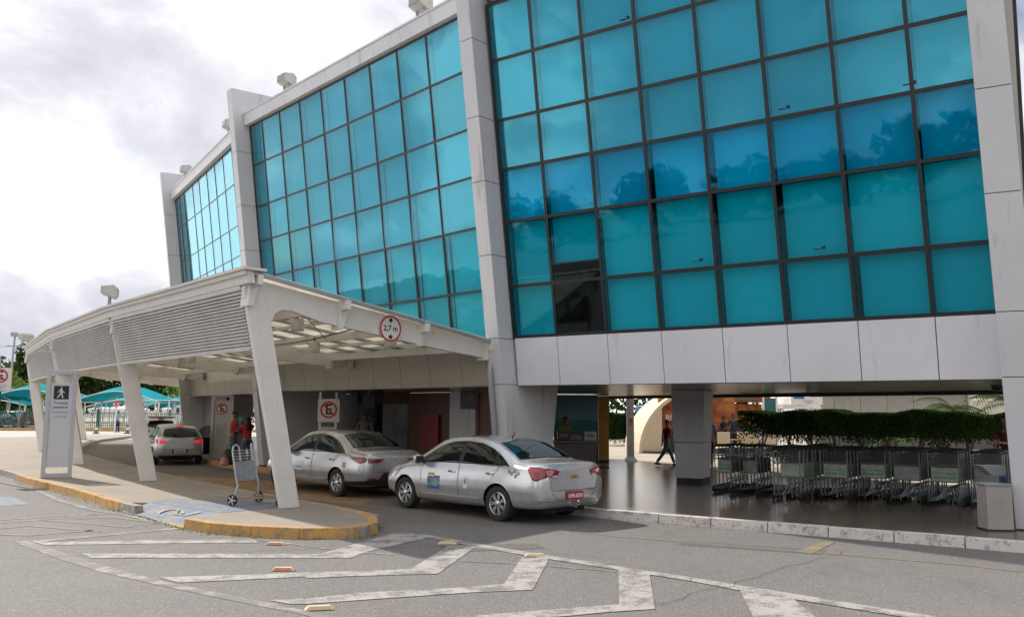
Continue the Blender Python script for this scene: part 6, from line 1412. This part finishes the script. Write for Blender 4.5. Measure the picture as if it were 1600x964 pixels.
# bin and parcel tray by the right pillar
p_ = (G(1537, 829, .15)+G(1581, 830, .15))/2
o = thing('waste_bin', 'square beige metal bin at the foot of the right front pillar', 'bin', tuple(p_+V((.06, .16, 0))), -.05)
part('bin_body', P('bin_beige', (.36, .33, .31), .5, .1, .12), o, lambda m: m.box((0, 0, .35), (.38, .34, .66)), bevel=.008); part('bin_rim', M_GREYM, o, lambda m: m.box((-.01, 0, .69), (.42, .38, .018))); part('bin_plinth', M_TRIM, o, lambda m: m.box((0, 0, .01), (.42, .36, .02)))
o = thing('wall_tray', 'small grey ashtray bracket above the bin on the pillar side', 'tray', tuple(p_+V((.22, .5, .80))), -.05)
part('tray_body', M_GREYM, o, lambda m: m.hexa([(-.05, -.12, 0), (.14, -.12, 0), (.14, .12, 0), (-.05, .12, 0), (-.22, -.16, .15), (.14, -.16, .15), (.14, .16, .15), (-.22, .16, .15)])); part('tray_back', P('tray_blue', (.02, .05, .16), .4), o, lambda m: m.box((.10, -.13, -.12), (.10, .02, .22)))
# ============================================================ CAFE TERRACE BEHIND
M_CREAM = P('cream_shell', (.62, .53, .38), .55, var=.06); M_CREAM2 = P('cream_brick', (.60, .50, .34), .6, var=.1, vscale=10)
M_ORM = mat('orange_food_mural'); t, b = nodes(M_ORM); nz = noise(t, 2.6, 7, .7, stretch=(1, 1, 2)); r = ramp(t, nz.outputs[0], [(.30, (.08, .02, .01)), (.45, (.36, .07, .015)), (.56, (.50, .16, .03)), (.68, (.55, .26, .08))]); t.links.new(r.outputs[0], b.inputs['Base Color']); b.inputs['Roughness'].default_value = .5
p0 = V(fp(998, 38.6)); o = thing('arched_pavilion', 'cream shell arch pavilion with orange inside behind the middle pillar', 'pavilion', tuple(p0), 0)
arc = lambda r_, n=14, a0=pi, a1=pi*.36: [(r_*cos(a0+(a1-a0)*i/n), r_*1.0*sin(a0+(a1-a0)*i/n)) for i in range(n+1)]
R1, R2 = 2.85, 2.70
ri = lambda z: R1-sqrt(R2*R2-(z/.98)**2)
part('arch_rib', M_CREAM, o, lambda m: [m.hexa([V((R1+a[0], 0, a[1]*.98)), V((R1+b_2[0]*R2/R1, 0, b_2[1]*.98*R2/R1)), V((R1+b_2[0]*R2/R1, .35, b_2[1]*.98*R2/R1)), V((R1+a[0], .35, a[1]*.98)), V((R1+b__[0], 0, b__[1]*.98)), V((R1+b__[0]*R2/R1, 0, b__[1]*.98*R2/R1)), V((R1+b__[0]*R2/R1, .35, b__[1]*.98*R2/R1)), V((R1+b__[0], .35, b__[1]*.98))]) for a, b_2, b__ in [(x, x, y) for x, y in zip(arc(R1)[:-1], arc(R1)[1:])]])
part('side_wall', M_CREAM2, o, lambda m: m.extr([V((ri(z)-.02, .06, z)) for z in (.05, .5, .9, 1.3, 1.6, 1.8, 1.91)]+[V((1.0, .06, 1.93)), V((1.0, .06, .05))], (0, .22, 0)))
part('wall_plinth', P('plinth_brown', (.12, .08, .06), .6), o, lambda m: m.box((.6, .14, .04), (.86, .30, .08)))
part('roof_shell', M_CREAM, o, lambda m: [m.add([V((R1+a[0]*.985, .35, a[1]*.965)), V((R1+b_2[0]*.985, .35, b_2[1]*.965)), V((R1+b_2[0]*.985, 5, b_2[1]*.965)), V((R1+a[0]*.985, 5, a[1]*.965))], [(0, 1, 2, 3)]) for a, b_2 in zip(arc(R1)[:-1], arc(R1)[1:])], solid=.04)
part('inner_mural', M_ORM, o, lambda m: m.box((2.75, 1.4, 1.5), (3.4, .1, 2.0))); part('counter', P('cafe_dark', (.03, .025, .025), .4), o, lambda m: m.box((2.9, .9, .5), (3.2, .5, 1.0)))
for x_, z_, s_ in ((1.42, 1.45, 'B!'), ): text(s_, .34, (x_+.0, .82, 1.48), o, M_SWHITE, 'shop_letters', bold=.01)
p0 = V(fp(1106, 42)); o = thing('cafe_stall', 'cafe stall with orange mural, dark counter and teal side panel', 'cafe', tuple(p0), 0)
part('mural_wall', M_ORM, o, lambda m: (m.box((1.2, 0, 1.62), (2.6, .12, 1.0)))); part('sign_board', P('sign_board_brown', (.16, .10, .06), .5), o, lambda m: m.box((1.35, -.5, 2.42), (1.6, .1, .30))); part('sign_beam', M_CREAM, o, lambda m: m.box((1.3, -.45, 2.75), (3.4, .3, .22))); part('orange_band', M_ORM, o, lambda m: m.box((1.3, -.42, 2.42), (3.0, .08, .42)))
part('counter', P('cafe_dark', (.03, .025, .025), .4), o, lambda m: (m.box((1.3, -.8, .52), (2.9, .5, 1.04)), m.box((1.3, -.02, .6), (3.0, .1, 1.2)))); part('side_panel', P('teal_panel', (.02, .13, .13), .25), o, lambda m: m.box((2.62, -.9, 1.3), (.55, .06, 2.2))); part('counter_stripe', P('green_stripe', (.03, .10, .03), .5), o, lambda m: m.box((1.3, -1.055, .82), (2.2, .01, .10)))
part('white_mullion', M_SWHITE, o, lambda m: m.box((2.33, -.93, 1.4), (.08, .08, 2.4))); part('white_mullion', M_SWHITE, o, lambda m: m.box((2.93, -.93, 1.4), (.08, .08, 2.4)))
# ribbed vault roof far back
p0 = V(fp(940, 52, .14)); o = thing('ribbed_vault_roof', 'cream ribbed vault roof on slim posts behind the white post', 'roof', tuple(p0), 0)
part('vault', M_CREAM, o, lambda m: [m.add([V((6.2*t0, 0, 2.62+.75*sin(pi*t0*.9))), V((6.2*t1, 0, 2.62+.75*sin(pi*t1*.9))), V((6.2*t1, 3.5, 2.9+.9*sin(pi*t1*.9))), V((6.2*t0, 3.5, 2.9+.9*sin(pi*t0*.9)))], [(0, 1, 2, 3)]) for t0, t1 in [(k/12, (k+1)/12) for k in range(12)]], solid=.05)
for k in range(7): part('rib', P('rib_brown', (.34, .26, .17), .6), o, lambda m: m.tube([(6.2*k/6, -.03, 2.60+.75*sin(pi*k/6*.9)), (6.2*k/6, 3.4, 2.86+.9*sin(pi*k/6*.9))], .035, 6))
for x in (.2, 6.0): part('post', M_CREAM, o, lambda m: m.tube([(x, .5, 0), (x, .5, 2.7)], .07, 8))
# tables and chairs
def cafe_chair(px_, Y, rz, lab):
    o, p = tposed('cafe_chair', lab, 'chair', px_, Y, .14, rz, 'cream chairs on the cafe terrace'); part('backrest', M_CREAM, o, lambda m: m.box((0, .2, .82), (.46, .05, .42), M=Matrix.Rotation(-.12, 3, 'X')), bevel=.02); part('seat', M_CREAM, o, lambda m: m.box((0, 0, .45), (.46, .44, .06)), bevel=.02)
    for sx in (-1, 1):
        for sy in (-1, 1): part('leg', M_GREYM, o, lambda m: m.tube([(sx*.19, sy*.18, .42), (sx*.22, sy*.21, 0)], .014, 6))
cafe_chair(1128, 33.5, pi, 'leftmost cream chair at the cafe tables'); cafe_chair(1156, 34.5, pi+.2, 'cream chair second from the left at the cafe'); cafe_chair(1173, 33.8, pi-.3, 'cream chair third from the left at the cafe'); cafe_chair(1199, 33.2, pi, 'wide cream chair nearest the hedge end')
for i, (px_, lab) in enumerate(((1142, 'small square cafe table between the left chairs'), (1186, 'small square cafe table by the right chair'))):
    o, p = tposed('cafe_table', lab, 'table', px_, 34, .14, 0); part('tabletop', P('table_red', (.30, .10, .05), .4), o, lambda m: m.box((0, 0, .73), (.7, .7, .04)), bevel=.01); part('pedestal', M_GREYM, o, lambda m: (m.tube([(0, 0, 0), (0, 0, .71)], .035, 8), m.lathe([(.22, 0), (.2, .03), (.04, .05)], n=16)))
# dome tent
p0 = V(fp(1235, 44, .14)); o = thing('dome_tent', 'white ribbed dome tent with a sign showing above the hedge', 'tent', tuple(p0), 0)
part('dome', P('tent_white', (.66, .63, .57), .6), o, lambda m: m.lathe([(1.45, 1.95), (1.38, 2.15), (1.1, 2.45), (.6, 2.68), (.05, 2.75)], n=24)); part('sign_panel', M_SWHITE, o, lambda m: m.box((.35, -1.4, 2.32), (1.5, .04, .36))); part('sign_blue', P('sign_blue', (.03, .18, .42), .4), o, lambda m: m.box((-.02, -1.425, 2.46), (.5, .01, .10)))
text('ALUGUEL', .11, (.4, -1.425, 2.32), o, M_TXT, 'lettering'); text('CARROS', .10, (.4, -1.425, 2.21), o, M_TXT, 'lettering')
for a in range(5): part('post', M_SWHITE, o, lambda m: m.tube([(1.4*cos(a*1.256+.4), 1.4*sin(a*1.256+.4), 0), (1.4*cos(a*1.256+.4), 1.4*sin(a*1.256+.4), 2)], .04, 6))
# annex building
p0 = V(fp(1262, 46, .14)); o = thing('annex_building', 'low grey panelled annex building beyond the hedge', 'building', tuple(p0), -.12)
part('upper_wall', P('annex_grey', (.33, .32, .29), .6), o, lambda m: [m.box((.65+k*1.28, 0, 2.35), (1.26, .3, 1.1)) for k in range(6)]); part('upper_wall', P('annex_cream', (.60, .57, .47), .6, dirt=((.55, .42, .10), 2.5, .63)), o, lambda m: (m.box((9.4, -.1, 2.75), (3.4, .5, .5)), m.box((9.4, -.1, 2.05), (3.4, .5, .8)))); part('lower_wall', P('annex_dark_wall', (.12, .12, .115), .6), o, lambda m: m.box((6, .35, .95), (12, .2, 1.9)))  # lower wall is a darker grey than the panels above
part('annex_wing', P('annex_pale', (.50, .50, .50), .6), o, lambda m: m.box((15.6, 1.5, 2.2), (8.8, 3, 4.4))); part('roof_edge', M_SWHITE, o, lambda m: m.box((5.5, -.15, 2.95), (11.4, .9, .12))); part('window_strip', P('annex_window', (.06, .08, .09), .2), o, lambda m: m.box((15.6, -.02, 1.2), (7, .05, 1.0)))
c_ = car('van', 'painted_van', 'pale blue painted van parked between the post and the cream arch', None, (V(fp(1010, 55)).x, 54, .14), radians(80), carpaint('pale_blue_van', (.16, .42, .56), 0))[0]
if 'group' in c_: del c_['group']
# distant perimeter beyond the terrace
rt_ = random.Random(11)
for i in range(9):
    tree('tree on the far side of the cafe terrace', (2+i*6.5, rt_.uniform(86, 96), .1), rt_.uniform(5, 7.5), rt_.uniform(3.6, 5), 90+i, 1400, .42, group='trees beyond the cafe terrace', trunk_h=.2)
